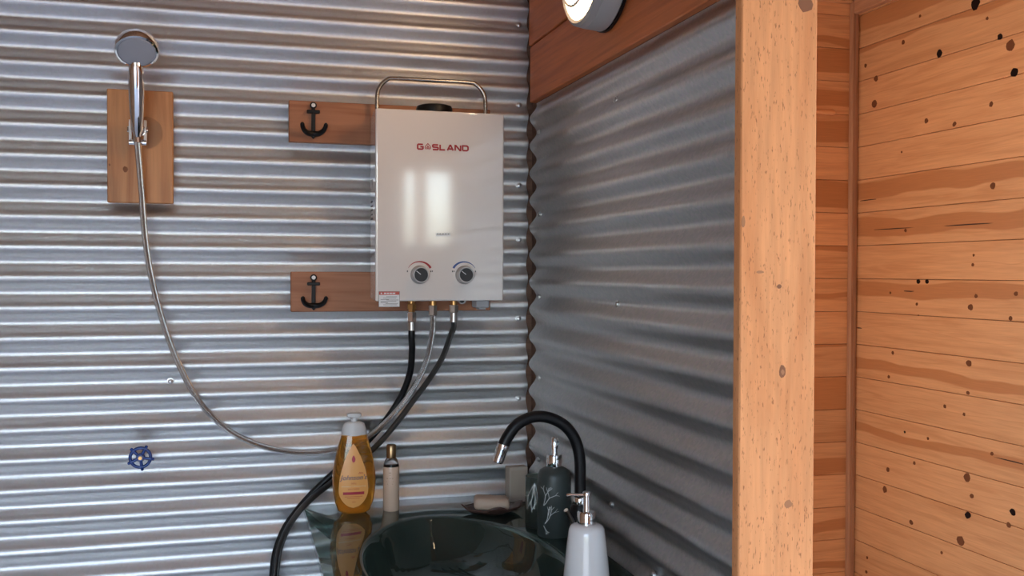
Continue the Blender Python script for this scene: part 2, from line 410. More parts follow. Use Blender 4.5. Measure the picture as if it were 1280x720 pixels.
def screw(p, axis, parent, r=0.0055):
    if not screw_src:
        o = lathe('screw', (0, 0, 0), (0, 0, 1), [(0.0, -0.012), (0.0022, -0.012), (0.0022, 0), (1.5*r, 0), (1.5*r, 0.0012), (r, 0.0016), (r, 0.0045), (0.6*r, 0.0060), (0, 0.0062)], M_SCREW, None, n=12)
        o.data.transform(Matrix.Translation(o.location)); o.location = (0, 0, 0); screw_src.append(o); s = o
    else:
        s = screw_src[0].copy(); COL.objects.link(s)
    s.parent = parent; s.location = Vector(p)-world_loc(parent)
    s.rotation_euler = (math.radians(90), 0, 0) if axis == 'Y' else (0, math.radians(-90), 0)
def surf_back(z): return -AMP*math.cos(2*math.pi*(z-zc_back)/PER)
for px, py in ((649, 31.5), (649, 131.5), (649, 232), (649, 300), (648.5, 398.5), (648.5, 498.5), (213, 477), (640, 600)):
    p = at_y(px, py, 0.005); screw((p.x, surf_back(p.z), p.z), 'Y', wb)

# ------------------------------------------------------------------ side wall: corrugated sheet below, cedar boards above
zc_side = at_x(663, 387, -AMP).z
ztop_side = at_x(668, 128.2, 0.0).z
wr = box('wall_right', (AMP+0.001, -0.985, 0), (0.075, AMP, CEIL), M_DARKWOOD); tag(wr, 'partition wall with corrugated metal and cedar boards', kind='structure')
ss = sheet('corrugated_sheet', -1.0870, -0.033, ztop_side, zc_side, 'Y', M_METAL_SHADED, wr)
tag(ss, 'galvanised corrugated sheet with horizontal ribs, brown shade put into its colour')
def surf_side(z): return -AMP*math.cos(2*math.pi*(z-zc_side)/PER)
for px, py in ((767, 125), (767, 380.5), (670.5, 371), (670.5, 472), (670, 166), (671, 268), (760, 631), (670, 574), (813, 719)):
    p = at_x(px, py, 0.0); screw((surf_side(p.z), p.y, p.z), 'X', wr)
zj = at_x(664, 59.5, -0.004).z; bw = 0.142
for i, z0 in enumerate((zj-bw, zj, zj+bw, zj+2*bw)):
    b_ = box('cedar_board', (-0.012+0.003*(i == 0), -1.0870, (ztop_side+.0005 if i == 0 else z0+0.0012)), (AMP, -0.034, min(CEIL, z0+bw)-0.0012), M_CEDAR, wr, bev=0.002)
    b_.color = (1.0-0.06*(i % 2), 0.5, 0.13*i+0.1, 0)

# ------------------------------------------------------------------ timber post at the end of the side wall
pl = at_y(925, 360, -1.106); pr = at_y(1020, 360, -1.106)
XL = -0.012
po = prism('timber_post', [(XL+.002, -1.106), (pr.x-.003, -1.106), (pr.x, -1.103), (pr.x, -.985), (AMP+.001, -.985), (AMP+.001, -1.0875), (XL, -1.0875), (XL, -1.104)], ((0, 0, 0), (1, 0, 0), (0, 1, 0), (0, 0, 1)), CEIL, M_POST)
tag(po, 'thick rough-sawn square timber post at the end of the corrugated partition', 'post'); po.color = (1, .5, .2, 0)
def knot(parent, c, N, U, r1, r2, mat, name='knot', depth=0.0008, k=10):
    N = Vector(N); U = Vector(U).normalized(); V = N.cross(U)
    rn = [1+random.uniform(-.16, .16) for _ in range(k)]
    out = [(r1*rn[i]*math.cos(2*math.pi*i/k), r2*rn[i]*math.sin(2*math.pi*i/k)) for i in range(k)]
    return prism(name, out, (Vector(c)-N*0.0004, U, V, N), depth, mat, parent)
M_POSTKNOT = plain('post_knot', (0.42, 0.18, 0.075), 0.75)
M_POSTKNOT2 = plain('post_knot_dark', (0.26, 0.10, 0.042), 0.75)
for px, py, a, b2, dk in ((1007, 5, .013, .013, 1), (978, 464, .006, .009, 1), (985, 630, .007, .006, 0), (929, 277, .003, .009, 0), (974, 358, .004, .003, 1),
                        (978, 465, .0028, .004, 0), (950, 340, .006, .002, 0)):
    p = at_y(px, py, -1.106); knot(po, p+Vector((0, -0.0004*(a < .003), 0)), (0, -1, 0), (1, 0, 0), a, b2, M_POSTKNOT2 if dk else M_POSTKNOT)

# ------------------------------------------------------------------ pine-clad room behind the post
cz = at_y(1068, 389.5, 1.04)
YS = 1.04; XS = cz.x; PW = (at_y(1066, 60, YS).z-at_y(1066, 671, YS).z)/15.0
zj0 = at_y(1066, 389, YS).z
j0 = zj0-math.floor(zj0/PW)*PW
SC = 2.50
wsb = box('wall_pine_back', (0.08, YS+0.016, 0), (XS+0.1, YS+0.08, SC+0.05), M_DARKWOOD); tag(wsb, 'pine-clad back wall of the small room', kind='structure')
wsr = box('wall_pine_right', (XS+0.016, -1.6, 0), (XS+0.10, YS+0.016, SC+0.05), M_DARKWOOD); tag(wsr, 'pine-clad side wall of the small room', kind='structure')
zs = [0.0]; z = j0
while z < SC-0.02: zs.append(z); z += PW
zs.append(SC)
def board_mesh(L, h, t=0.016):
    bm = bmesh.new(); bm_box(bm, (-L/2, -t/2, -h/2), (L/2, t/2, h/2), 0.0015); return bm_mesh('pine_board', bm)
LB = XS-0.08; LR = YS+1.6
cache = {}
# tone, band centre (0..1 across), band half width for boards counted from the camera-height joint upward (index 0 = board just above)
i0 = min(range(len(zs)), key=lambda k: abs(zs[k]-zj0))
look_back = {8: (1.0, .3, .25), 7: (.95, .6, .9), 6: (1.0, .5, .5), 5: (.92, .5, .8), 4: (1.08, .5, 0), 3: (.95, .5, .9), 2: (1.12, .5, 0), 1: (1, .8, .3), 0: (1.02, .5, .2),
             -1: (1.05, .5, 0), -2: (.92, .9, .4), -3: (.98, .5, 1.0), -4: (.85, .5, 0), -5: (.9, .3, .6), -6: (1, .5, 0), -7: (.95, .4, .4), -8: (.95, .3, .3)}
look_right = {8: (.95, .7, .7), 7: (.98, .85, .55), 6: (1.05, .5, 0), 5: (1.06, .5, 0), 4: (1.05, .5, 0), 3: (1.0, .62, .48), 2: (1.0, .5, .52), 1: (1.03, .5, 0), 0: (1.0, .62, .45),
              -1: (1.0, .5, 0), -2: (1.0, .45, .34), -3: (.97, .5, 0), -4: (.98, .48, .30), -5: (1.0, .5, 0), -6: (.97, .5, 0), -7: (.98, .95, .2), -8: (.93, .5, 0)}
pine_right = {}
for i in range(len(zs)-1):
    z0, z1 = zs[i], zs[i+1]; h = round(z1-z0-0.0016, 5)
    if h < 0.01: continue
    for nm, L in (('b', LB), ('r', LR)):
        if (nm, h) not in cache: cache[(nm, h)] = board_mesh(L, h)
    k = i-i0
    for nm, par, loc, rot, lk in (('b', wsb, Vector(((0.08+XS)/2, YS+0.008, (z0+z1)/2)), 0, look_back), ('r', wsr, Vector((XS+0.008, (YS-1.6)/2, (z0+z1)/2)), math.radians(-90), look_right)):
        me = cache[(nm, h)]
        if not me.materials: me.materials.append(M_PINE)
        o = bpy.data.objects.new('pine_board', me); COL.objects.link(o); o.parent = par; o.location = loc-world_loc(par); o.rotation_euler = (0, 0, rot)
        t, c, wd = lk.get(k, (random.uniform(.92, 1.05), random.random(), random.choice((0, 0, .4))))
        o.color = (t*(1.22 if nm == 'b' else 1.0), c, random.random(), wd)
        if nm == 'r': pine_right[k] = o
# knots and cracks seen on the side wall (sizes in metres)
def pine_at(px, py):
    p = at_x(px, py, XS); k = max(q for q in range(len(zs)) if zs[q] <= p.z)-i0
    return p, pine_right.get(k)
def child_knot(px, py, a, b2, mat, nm='knot'):
    p, bo = pine_at(px, py)
    if bo is None: return
    o = knot(None, p, (-1, 0, 0), (0, 1, 0), a, b2, mat, nm)
    lw = o.location.copy(); o.parent = bo; o.matrix_parent_inverse = Matrix.Identity(4)
    bl = world_loc(bo); R = Matrix.Rotation(bo.rotation_euler.z, 4, 'Z')
    o.location = R.inverted() @ (lw-bl); o.rotation_euler = (0, 0, -bo.rotation_euler.z)
for px, py, s, kind in ((1219, 5, 20, 2), (1174, 67, 14, 2), (1263, 57, 19, 1), (1268, 90, 15, 2), (1250, 46, 11, 2), (1129, 53, 9, 1), (1093, 130, 15, 1), (1095, 98, 12, 1), (1082, 82, 8, 1),
                        (1150, 20, 6, 1), (1158, 151, 10, 1), (1239, 130, 9, 1), (1193, 155, 9, 1), (1234, 23, 6, 1), (1241, 232, 12, 1), (1127, 190, 5, 1), (1217, 319, 5, 1), (1216, 331, 6, 1), (1148, 352, 10, 2), (1159, 352, 9, 2),
                        (1132, 288, 7, 1), (1113, 366, 6, 1), (1220, 370, 7, 1), (1213, 384, 11, 1), (1146, 380, 6, 1), (1263, 398, 8, 1), (1270, 367, 8, 1), (1116, 441, 7, 1), (1211, 454, 13, 1), (1111, 471, 7, 1), (1210, 491, 7, 1),
                        (1181, 508, 7, 1), (1148, 394, 3, 1), (1205, 518, 6, 1), (1160, 548, 6, 1), (1143, 579, 7, 1), (1110, 587, 9, 1), (1106, 612, 13, 1), (1209, 597, 16, 1), (1215, 620, 9, 1), (1240, 567, 7, 1), (1266, 640, 12, 2), (1210, 644, 13, 2),
                        (1261, 656, 9, 1), (1201, 676, 17, 1), (1139, 653, 10, 1), (1177, 691, 6, 1), (1084, 697, 6, 1), (1083, 715, 7, 1), (1131, 540, 5, 2)):
    r = s/2/1230*3.3*0.72
    child_knot(px, py, r*1.1, r, M_HOLE if kind == 2 else M_KNOT)
for px, py, L in ((1115, 286, .18), (1206, 281, .19), (1085, 250, .09), (1074, 410, .03), (1136, 364, .05), (1262, 576, .10)):
    child_knot(px, py, L/1.6, .0022, M_CRACK, 'crack')
tr1 = box('trim_1', (XS-0.036, YS-0.024, 0), (XS-0.018, YS, SC), M_TRIM, bev=0.004)
tag(tr1, 'vertical pine trim in the corner', kind='structure'); tr1.color = (.85, .5, .4, 0)
tr1b = box('trim_2', (XS-0.0178, YS-0.016, 0), (XS, YS, SC), M_TRIM, bev=0.004)
tag(tr1b, 'vertical pine trim beside the corner', kind='structure'); tr1b.color = (1.0, .5, .7, 0)
zt = at_x(1090, 12, XS).z
tr3 = box('trim_3', (XS-0.030, -1.6, zt), (XS, YS-0.017, SC), M_TRIMY, bev=0.004)
tag(tr3, 'pine trim along the ceiling', kind='structure'); tr3.color = (1, .5, .9, 0)
tr4 = box('trim_4', (0.08, YS-0.030, at_y(1040, 4, YS).z), (XS-0.037, YS, SC), M_PINE, bev=0.004)
tag(tr4, 'pine trim along the ceiling at the back', kind='structure'); tr4.color = (1, .5, .2, 0)
cs = box('ceiling_small_room', (0.08, -1.6, SC), (XS+0.1, YS+0.02, SC+0.055), M_CEIL); tag(cs, 'pine ceiling of the small room', kind='structure')
# small round-ended batten on the pine back wall, seen past the post
pb = at_y(1047, 140, YS-0.03); r_ = 0.0095
bt = tube('wooden_peg_rail', [(pb.x-0.5, YS-0.012, pb.z), (pb.x-0.006, YS-0.012, pb.z), (pb.x, YS-0.012, pb.z)], [r_, r_, r_*0.6], M_PINE, n=10)
tag(bt, 'pale round-ended wooden rail on the pine wall behind the post', 'rail'); bt.color = (1.5, .5, .1, 0)

# ------------------------------------------------------------------ bulkhead lamp on the cedar boards
lc = Vector((-0.0121, -0.580, 2.020))
lamp = thing('wall_lamp', lc, 'round grey bulkhead lamp glowing white on the reddish cedar boards', 'lamp')
mL, nL, lL, bL = new_mat('lamp_glass'); bL.inputs['Base Color'].default_value = (1, .9, .75, 1)
bL.inputs['Emission Color'].default_value = (1.0, 0.66, 0.38, 1); bL.inputs['Emission Strength'].default_value = 26.0
M_LAMPBODY = plain('lamp_grey', (0.40, 0.385, 0.37), 0.45)
LR_ = 0.128
lathe('gasket', lc, (-1, 0, 0), [(0.0, 0), (LR_+.002, 0), (LR_+.002, .005), (0, .005)], M_BLACK, lamp, n=48)
lathe('housing', lc, (-1, 0, 0), [(0.0, .005), (LR_-.003, .005), (LR_, .008), (LR_-.003, .040), (LR_-.006, .043), (LR_-.009, .043), (LR_-.010, .036), (0, .036)], M_LAMPBODY, lamp, n=48)
lathe('guard_ring', lc, (-1, 0, 0), [(LR_-.022, .044), (LR_-.004, .044), (LR_-.006, .056), (LR_-.012, .060), (LR_-.018, .058), (LR_-.022, .044)], M_LAMPBODY, lamp, n=48)
lathe('diffuser', lc, (-1, 0, 0), [(LR_-.0225, .037), (LR_-.0225, .054), (LR_-.034, .062), (LR_-.055, .067), (LR_-.08, .069), (0, .070)], mL, lamp, n=48)
rr = LR_-.044
tube('guard_bar', [lc+Vector((-.0705, rr*math.cos(a), rr*math.sin(a))) for a in [2*math.pi*i/40 for i in range(40)]], 0.0028, M_LAMPBODY, lamp, n=8, closed=True)
for a in (0.3, 0.3+math.pi):
    d = Vector((0, math.cos(a), math.sin(a)))
    tube('guard_bar', [lc+Vector((-.0705, 0, 0))+d*rr, lc+Vector((-.0665, 0, 0))+d*(rr+.022), lc+Vector((-.056, 0, 0))+d*(LR_-.016)], 0.0028, M_LAMPBODY, lamp, n=8)

# ------------------------------------------------------------------ cedar boards carrying the hooks
YB0, YB1 = -0.030, -0.0095
def rect_board(name, pxa, pya, pyb, pxb, y, lab, seed):
    a = at_y(pxa, pya, y); b2 = at_y(pxa, pyb, y); c = at_y(pxb, (pya+pyb)/2, y)
    o = box(name, (a.x, y, b2.z), (c.x, YB1, a.z), M_BOARD, bev=0.0018); o.color = (1, .5, seed, 0)
    tag(o, lab, 'board', 'cedar boards behind the water heater'); return o
bu = rect_board('cedar_hook_board', 361, 125, 177, 613, YB0, 'upper horizontal reddish cedar board behind the water heater, carrying an anchor hook', .15)
bl_ = rect_board('cedar_hook_board', 363.5, 339.5, 390, 613, YB0, 'lower horizontal reddish cedar board behind the water heater, carrying an anchor hook', .62)

def anchor(px, pyt, pyb, lab):
    top = at_y(px, pyt, YB0); bot = at_y(px, pyb, YB0); H = top.z-bot.z; c = Vector((top.x, YB0, bot.z))
    s = H/46.0                                     # one photo pixel in metres
    t = thing('anchor_hook', c, lab, 'hook', 'cast-iron anchor hooks')
    F = (c, Vector((1, 0, 0)), Vector((0, 0, 1)), Vector((0, -1, 0)))
    prism('shank', [(u*s, v*s) for u, v in ((-2.6, 4), (2.6, 4), (2.3, 30), (2.2, 38), (-2.2, 38), (-2.3, 30))], F, 0.008, M_IRON, t, bev=0.002)
    k = 16; prism('eye', [(4.2*s*math.cos(2*math.pi*i/k), (41.5+4.2*math.sin(2*math.pi*i/k))*s) for i in range(k)], F, 0.007, M_IRON, t, bev=0.0015)
    prism('stock', [(u*s, v*s) for u, v in ((-8, 32.2), (-7, 31.6), (7, 31.6), (8, 32.2), (8, 35), (7, 35.6), (-7, 35.6), (-8, 35))], F, 0.010, M_IRON, t, bev=0.0015)
    # the arms curve up and stand off the board
    prism('crown', [(u*s, v*s) for u, v in ((0, 0), (3.2, 3.4), (4, 8), (-4, 8), (-3.2, 3.4))], F, 0.010, M_IRON, t, bev=0.0018)
    for sg in (-1, 1):
        pts = smooth_path([c+Vector((sg*u*s, -y, v*s)) for u, v, y in ((0, 6.3, .006), (6, 6.4, .010), (11, 9, .018), (13.8, 13.5, .026), (14.2, 18, .033))], 5)
        m = len(pts); tube('arm', pts, [s*(3.6-1.2*i/m) if i < m-2 else s*(2.0-1.2*(i-m+2)) for i in range(m)], M_IRON, t, n=10)
    lathe('screw', c+Vector((0, -.007, 41.5*s)), (0, -1, 0), [(0, -.003), (2.5*s, -.003), (2.5*s, .0005), (1.6*s, .0012), (0, .0006)], M_WHITEPL, t, n=14)
    return t
anchor(391.5, 127.5, 174, 'black iron anchor-shaped hook on the upper cedar board')
anchor(391.8, 342.5, 388, 'black iron anchor-shaped hook on the lower cedar board')

# ------------------------------------------------------------------ water heater
YF, YBK = -0.140, -0.034
hl = at_y(469.5, 376, YF); hr = at_y(629.5, 376.5, YF); ht = at_y(549, 138.6, YF)
x0, x1, z0, z1 = hl.x, hr.x, (hl.z+hr.z)/2, ht.z
HW = x1-x0; HH = z1-z0
he = thing('water_heater', ((x0+x1)/2, YBK, z0), 'white enamelled tankless gas water heater with two knobs and a steel carrying handle', 'water heater')
box('front_cover', (x0, YF, z0), (x1, -0.088, z1), M_ENAMEL, he, bev=0.004, seg=3)
box('rear_case', (x0+.002, -0.0885, z0+.004), (x1-.002, YBK, z1-.006), M_ENAMEL, he, bev=0.002)
# side grilles on the visible flank
for zz in (z0+.19, z0+.20, z0+.21, z0+.22, z0+.23): box('vent_slot', (x0+.0012, -.080, zz), (x0+.004, -.045, zz+.004), M_DARK, he)
box('side_label', (x0+.0013, -.082, z0+.262), (x0+.003, -.050, z0+.285), M_GREY, he)
s_ = HW/160.0                                    # one photo pixel on the face
def face(u, v, d=0.0004): return Vector((x0+u*s_, YF-d, z1-v*s_))     # u, v in face pixels from the upper left corner
# handle
hy = -0.058
ha = at_y(471.5, 128, hy); hb = at_y(606.5, 138, hy); hz = at_y(540, 100.5, hy).z
zb = z1-.012
pts = [(ha.x, hy, zb), (ha.x, hy, hz-.045), (ha.x+.006, hy, hz-.022), (ha.x+.022, hy, hz-.005), (ha.x+.042, hy, hz), ((ha.x+hb.x)/2, hy, hz), (hb.x-.042, hy, hz), (hb.x-.022, hy, hz-.005), (hb.x-.006, hy, hz-.022), (hb.x, hy, hz-.045), (hb.x, hy, zb)]
tube('handle', smooth_path(pts, 5), 0.0052, plain('handle_steel', (0.42, 0.40, 0.38), 0.25, 1.0), he, n=12)
for q in (ha, hb): lathe('handle_foot', (q.x, hy, z1-.007), (0, 0, 1), [(0, 0), (.011, 0), (.011, .003), (.008, .006), (0, .006)], M_IRON, he, n=16)
fc = at_y(542.5, 137, -.075)
lathe('flue_cap', (fc.x, -.078, z1-.007), (0, 0, 1), [(0, 0), (.041, 0), (.043, .004), (.043, .021), (.041, .0265), (.034, .029), (0, .030)], M_IRON, he, n=32)
# lettering
GL = {'G': [[(1, 1), (.15, 1), (0, .85), (0, .15), (.15, 0), (.85, 0), (1, .15), (1, .48), (.5, .48)]],
      'F': [[(.22, -.02), (0, .33), (.06, .62), (.5, 1.2), (.94, .62), (1, .33), (.78, -.02)], [(.22, .2), (.5, .72), (.78, .2)], [(.38, .02), (.5, .35), (.62, .02)]],
      'S': [[(1, 1), (.13, 1), (0, .9), (0, .62), (.1, .52), (.9, .48), (1, .38), (1, .1), (.87, 0), (0, 0)]],
      'L': [[(0, 1.08), (0, 0), (.95, 0)]], 'A': [[(0, -.07), (.44, 1), (.56, 1), (1, -.07)], [(.22, .25), (.78, .25)]],
      'N': [[(0, -.07), (0, 1), (.12, 1), (.88, 0), (1, 0), (1, 1.07)]], 'D': [[(0, 0), (0, 1), (.78, 1), (1, .8), (1, .2), (.78, 0), (0, 0)]]}
q = []; u = 51.0
for ch, wd, lw in (('G', 6.6, 2.0), ('F', 7.0, .95), ('S', 6.6, 2.0), ('L', 6.6, 2.0), ('A', 7.2, 2.0), ('N', 6.8, 2.0), ('D', 6.8, 2.0)):
    for st in GL[ch]: q += stroke_faces([(u+a*wd, 47.5-b2*5.8) for a, b2 in st], lw)
    u += wd+2.55
print_mesh('logo_lettering', q, face, M_RED, he)
# small badge, its frame and print
box('badge', face(73.8, 153.2), face(92, 149.4)+Vector((0, -.0006, 0)), M_WHITEPL, he)
print_mesh('badge_print', [[(a, 149.9), (a+2.0, 149.9), (a+2.0, 150.9), (a, 150.9)] for a in (75, 78, 81.5, 85, 88.5)], lambda a, b2: face(a, b2, .0014), M_DARK, he)
# knobs, arcs and marks
for (ku, kv, red) in ((53.5, 200.6, True), (109.5, 200.6, False)):
    c = face(ku, kv, 0)
    kb = lathe('knob', c, (0, -1, 0), [(0, 0), (.0215, 0), (.0215, .004), (.0195, .006), (.0190, .021), (.0178, .023), (.0162, .023), (.0155, .0222), (0, .0222)], M_KNOB, he, n=36)
    kf = lathe('knob_face', c, (0, -1, 0), [(0, .0221), (.0155, .0221), (.0155, .0228), (0, .0228)], M_KNOBFACE, kb, n=30)
    pw = box('pointer', (-.0062, -.0004, -.0007), (.0062, .0004, .0007), M_WHITEPL, None)
    pw.rotation_euler = (0, math.radians(38), 0); pw.parent = kb; pw.location = c+Vector((-.0060, -.0232, .0048))-world_loc(kb)
    arc = []; W = []
    for i in range(19):
        t = i/18; a = math.radians(155-130*t) if red else math.radians(25+130*t)
        arc.append((ku+15.2*math.cos(a), kv-4.5-13.5*math.sin(a)+2.0)); W.append(0.4+2.4*t)
    print_mesh('heat_scale' if red else 'flow_scale', stroke_faces(arc, W), face, M_RED if red else M_BLUE, he)
    for du in (-15.5, 13.5):
        print_mesh('scale_mark', [[(ku+du, kv-5.2), (ku+du+1.3, kv-5.2), (ku+du+1.3, kv-3.2), (ku+du, kv-3.2)]] + ([[(ku+du+2, kv-5.2), (ku+du+3, kv-5.2), (ku+du+3, kv-3.4), (ku+du+2, kv-3.4)]] if (du > 0) == red else []), face, M_DARK, he)
# warning sticker
st_ = print_mesh('warning_sticker', [[(3.6, 220.6), (29.4, 220.6), (29.4, 239.8), (3.6, 239.8)]], lambda a, b2: face(a, b2, .0003), M_WHITEPL, he)
M_STRED = plain('sticker_red', (0.55, 0.10, 0.07), 0.5); M_INK = plain('sticker_ink', (0.25, 0.23, 0.20), 0.6)
print_mesh('sticker_band', [[(4.2, 221.2), (28.8, 221.2), (28.8, 225.0), (4.2, 225.0)]], lambda a, b2: face(a, b2, .0005), M_STRED, st_)
q = [[(a, 222.4), (a+wd, 222.4), (a+wd, 223.9), (a, 223.9)] for a, wd in ((6, 2), (10, 3), (13.6, 2.6), (16.8, 3), (20.4, 3.4))]
print_mesh('sticker_heading', q, lambda a, b2: face(a, b2, .0007), M_WHITEPL, st_)
q = []
for v, a, b2 in ((227, 13, 26), (228.6, 9, 25), (230.4, 6, 16), (231, 13, 28), (232.6, 6, 25), (234.2, 6, 15), (235.2, 12, 27), (236.8, 9, 26)):
    q.append([(a, v), (b2, v), (b2, v+.55), (a, v+.55)])
q += stroke_faces([(3.9, 220.9), (29.1, 220.9), (29.1, 239.5), (3.9, 239.5)], .5, True)
print_mesh('sticker_print', q, lambda a, b2: face(a, b2, .0007), M_INK, st_)
# mounting tabs, battery box and pipe stubs under the case
for px in (494.5, 578.5):
    p = at_y(px, 378, -.045)
    k = 16; prism('mounting_tab', [(.011*math.cos(math.pi*i/(k-1)+math.pi), .011*math.sin(math.pi*i/(k-1)+math.pi)) for i in range(k)]+[(.011, .012), (-.011, .012)], (Vector((p.x, -.034, z0+.000)), (1, 0, 0), (0, 0, 1), (0, -1, 0)), .003, M_WHITEPL, he)
    lathe('tab_screw', (p.x, -.037, z0-.002), (0, -1, 0), [(0, 0), (.006, 0), (.005, .003), (0, .004)], M_IRON, he, n=14)
p = at_y(602, 382, -.08)
bb = box('battery_box', (p.x-.020, -.110, z0-.018), (p.x+.012, -.060, z0+.005), M_GREY, he, bev=.003)
box('battery_cap', (p.x-.012, -.100, z0-.0225), (p.x+.006, -.070, z0-.017), M_GREY, bb, bev=.002)
YP = -0.085
stub = {}
for nm, px in (('gas', 514.5), ('hot', 541), ('cold', 567)):
    p = at_y(px, 385, YP); stub[nm] = p.x
    lathe('pipe_stub', (p.x, YP, z0-.012), (0, 0, 1), [(0, 0), (.0085, 0), (.0085, .016), (0, .016)], M_BRASS, he, n=16)

# ------------------------------------------------------------------ hoses from the heater
def hexnut(name, base, r, h, mat, parent, axis=(0, 0, 1), n=6):
    return lathe(name, base, axis, [(0, 0), (r*.9, 0), (r, .0012), (r, h-.0012), (r*.9, h), (0, h)], mat, parent, n=n, smooth=False)
def hpath(pts, y0, y1):
    m = len(pts); out = []
    for i, q in enumerate(pts):
        y = y0+(y1-y0)*min(1, i/(m-1)*1.6) if len(q) == 2 else q[2]
        out.append(at_y(q[0], q[1], y))
    return out
# gas hose: black, brass flare fitting on top
gx = stub['gas']
gas = thing('gas_hose', (gx, YP, z0-.06), 'plain black rubber gas hose with brass fitting hanging from the water heater', 'hose')
zf = at_y(514, 412, YP).z
gp = [Vector((gx, YP, zf+.006)), Vector((gx, YP, zf-.02))]+hpath([(515, 440, -.076), (512, 468, -.060), (500, 498, -.043), (480, 528, -.034), (455, 556, -.030), (425, 584, -.029), (403, 604, -.029), (386, 621, -.029), (371.5, 638, -.029), (356, 660, -.029), (346, 685, -.029), (342, 705, -.029), (340, 735, -.029), (339, 790, -.030), (340, 900, -.032)], YP+.01, -.036)
gp.append(Vector((gp[-1].x-.01, -.032, 0.06)))
tube('rubber_hose', smooth_path(gp, 6), .0078, M_BLACK, gas, n=14)
lathe('ferrule', (gx, YP, zf-.002), (0, 0, 1), [(0, 0), (.0088, 0), (.0088, .020), (0, .020)], M_STEEL, gas, n=18)
hexnut('flare_nut', (gx, YP, zf+.018), .0115, .024, M_CHROME, gas)
lathe('brass_adapter', (gx, YP, zf+.042), (0, 0, 1), [(0, 0), (.008, 0), (.008, .006), (.0115, .006), (.0115, .018), (.009, .020), (.009, max(.024, z0-.012-zf-.042))  , (0, max(.024, z0-.012-zf-.042))], M_BRASS, gas, n=6, smooth=False)
# shower hose: shiny spiral hose from the hot outlet to the hand shower
BX = at_y(171.5, 160, -.075)
hx = stub['hot']
sh = thing('shower_hose', (hx, YP, z0-.06), 'long shiny spiral metal shower hose looping from the water heater up to the hand shower', 'hose')
sp = [Vector((hx, YP, z0-.036)), Vector((hx, YP, z0-.06))]+[at_y(a, b2, y) for a, b2, y in ((540, 418, -.085), (534, 448, -.080), (521, 478, -.072), (502, 506, -.062), (480, 530, -.052), (455, 549, -.043), (428, 560.5, -.036),
     (390, 566, -.030), (350, 563, -.026), (312, 552, -.024), (278, 532, -.024), (247, 499, -.026), (222, 452, -.030), (203, 400, -.036), (189, 345, -.043), (181, 292, -.052), (177, 240, -.062), (173.5, 200, -.073))]
sp.append(Vector((BX.x+.0005, -.081, at_y(171.8, 176, -.081).z)))
tube('spiral_hose', smooth_path(sp, 8), .0068, M_SHOWERHOSE, sh, n=14)
hexnut('hose_nut', (hx, YP, z0-.036), .0105, .024, M_STEEL, sh)
# cold inlet hose: darker braided steel
cx_ = stub['cold']
ch_ = thing('inlet_hose', (cx_, YP, z0-.06), 'dark braided steel water hose from the right-hand fitting, running down beside the black gas hose', 'hose')
cp = [Vector((cx_, YP, z0-.050)), Vector((cx_, YP, z0-.066))]+hpath([(563, 420), (553, 447), (537, 473), (518, 499), (497, 527), (474, 554, -.055), (447, 578, -.052), (416, 602, -.052), (392, 621, -.052), (375, 638, -.052), (360, 660, -.052), (350, 685, -.052), (346.5, 705, -.052), (344.5, 735, -.052), (344, 800, -.052), (345, 900, -.052)], YP+.004, -.040)
cp.append(Vector((cp[-1].x, -.055, 0.06)))
tube('braided_hose', smooth_path(cp, 6), .0068, M_BRAID, ch_, n=14)
hexnut('hose_nut', (cx_, YP, z0-.030), .0115, .019, M_STEEL, ch_)
lathe('ferrule', (cx_, YP, z0-.052), (0, 0, 1), [(0, 0), (.0085, 0), (.0085, .022), (0, .022)], M_STEEL, ch_, n=18)

# ------------------------------------------------------------------ hand shower on its board
pa = at_y(133.5, 110.5, -.030); pb_ = at_y(216.5, 254.5, -.030)
mb = box('mounting_board', (pa.x, -.030, pb_.z), (pb_.x, -.0095, pa.z), M_PLATE, bev=.0018); mb.color = (1, .5, .33, 0)
tag(mb, 'upright rectangular cedar board with a small knot, under the hand shower', 'board')
p = at_y(156.5, 211.5, -.030); knot(mb, p, (0, -1, 0), (1, 0, 0), .0055, .0065, M_POSTKNOT2)
p = at_y(137, 206, -.030); knot(mb, p, (0, -1, 0), (1, 0, 0), .002, .003, M_POSTKNOT2)
br = thing('shower_bracket', (BX.x, -.030, BX.z), 'chrome wall bracket with clear round base holding the hand shower', 'bracket')
mC, nC, lC, bC = new_mat('clear_plastic'); bC.inputs['Base Color'].default_value = (.95, .9, .85, 1); bC.inputs['Roughness'].default_value = .1; bC.inputs['Alpha'].default_value = .03
bz = BX.z-.004
lathe('suction_base', (BX.x+.014, -.030, bz), (0, -1, 0), [(0, 0), (.036, 0), (.036, .002), (.030, .006), (.016, .010), (0, .010)], mC, br, n=32)
lathe('arm', (BX.x+.004, -.039, bz), (0, -1, 0), [(0, 0), (.016, 0), (.014, .012), (.013, .028), (0, .028)], M_CHROME, br, n=24)
for sg in (-1, 1):
    prism('jaw', [(u, v) for u, v in ((-.007, -.022), (.004, -.026), (.007, -.018), (.007, .018), (.003, .024), (-.007, .022))], (Vector((BX.x+sg*.0155-.0028, -.058, bz)), (0, -1, 0), (0, 0, 1), (1, 0, 0)), .0056, M_WHITEPL, br, bev=.001)
    lathe('jaw_pin', (BX.x+sg*.0185, -.062, bz+.002), (sg, 0, 0), [(0, 0), (.008, 0), (.007, .003), (0, .003)], M_CHROME, br, n=16)
lathe('lower_pin', (BX.x-.018, -.060, bz-.026), (1, 0, 0), [(0, 0), (.007, 0), (.007, .036), (0, .036)], M_CHROME, br, n=16)
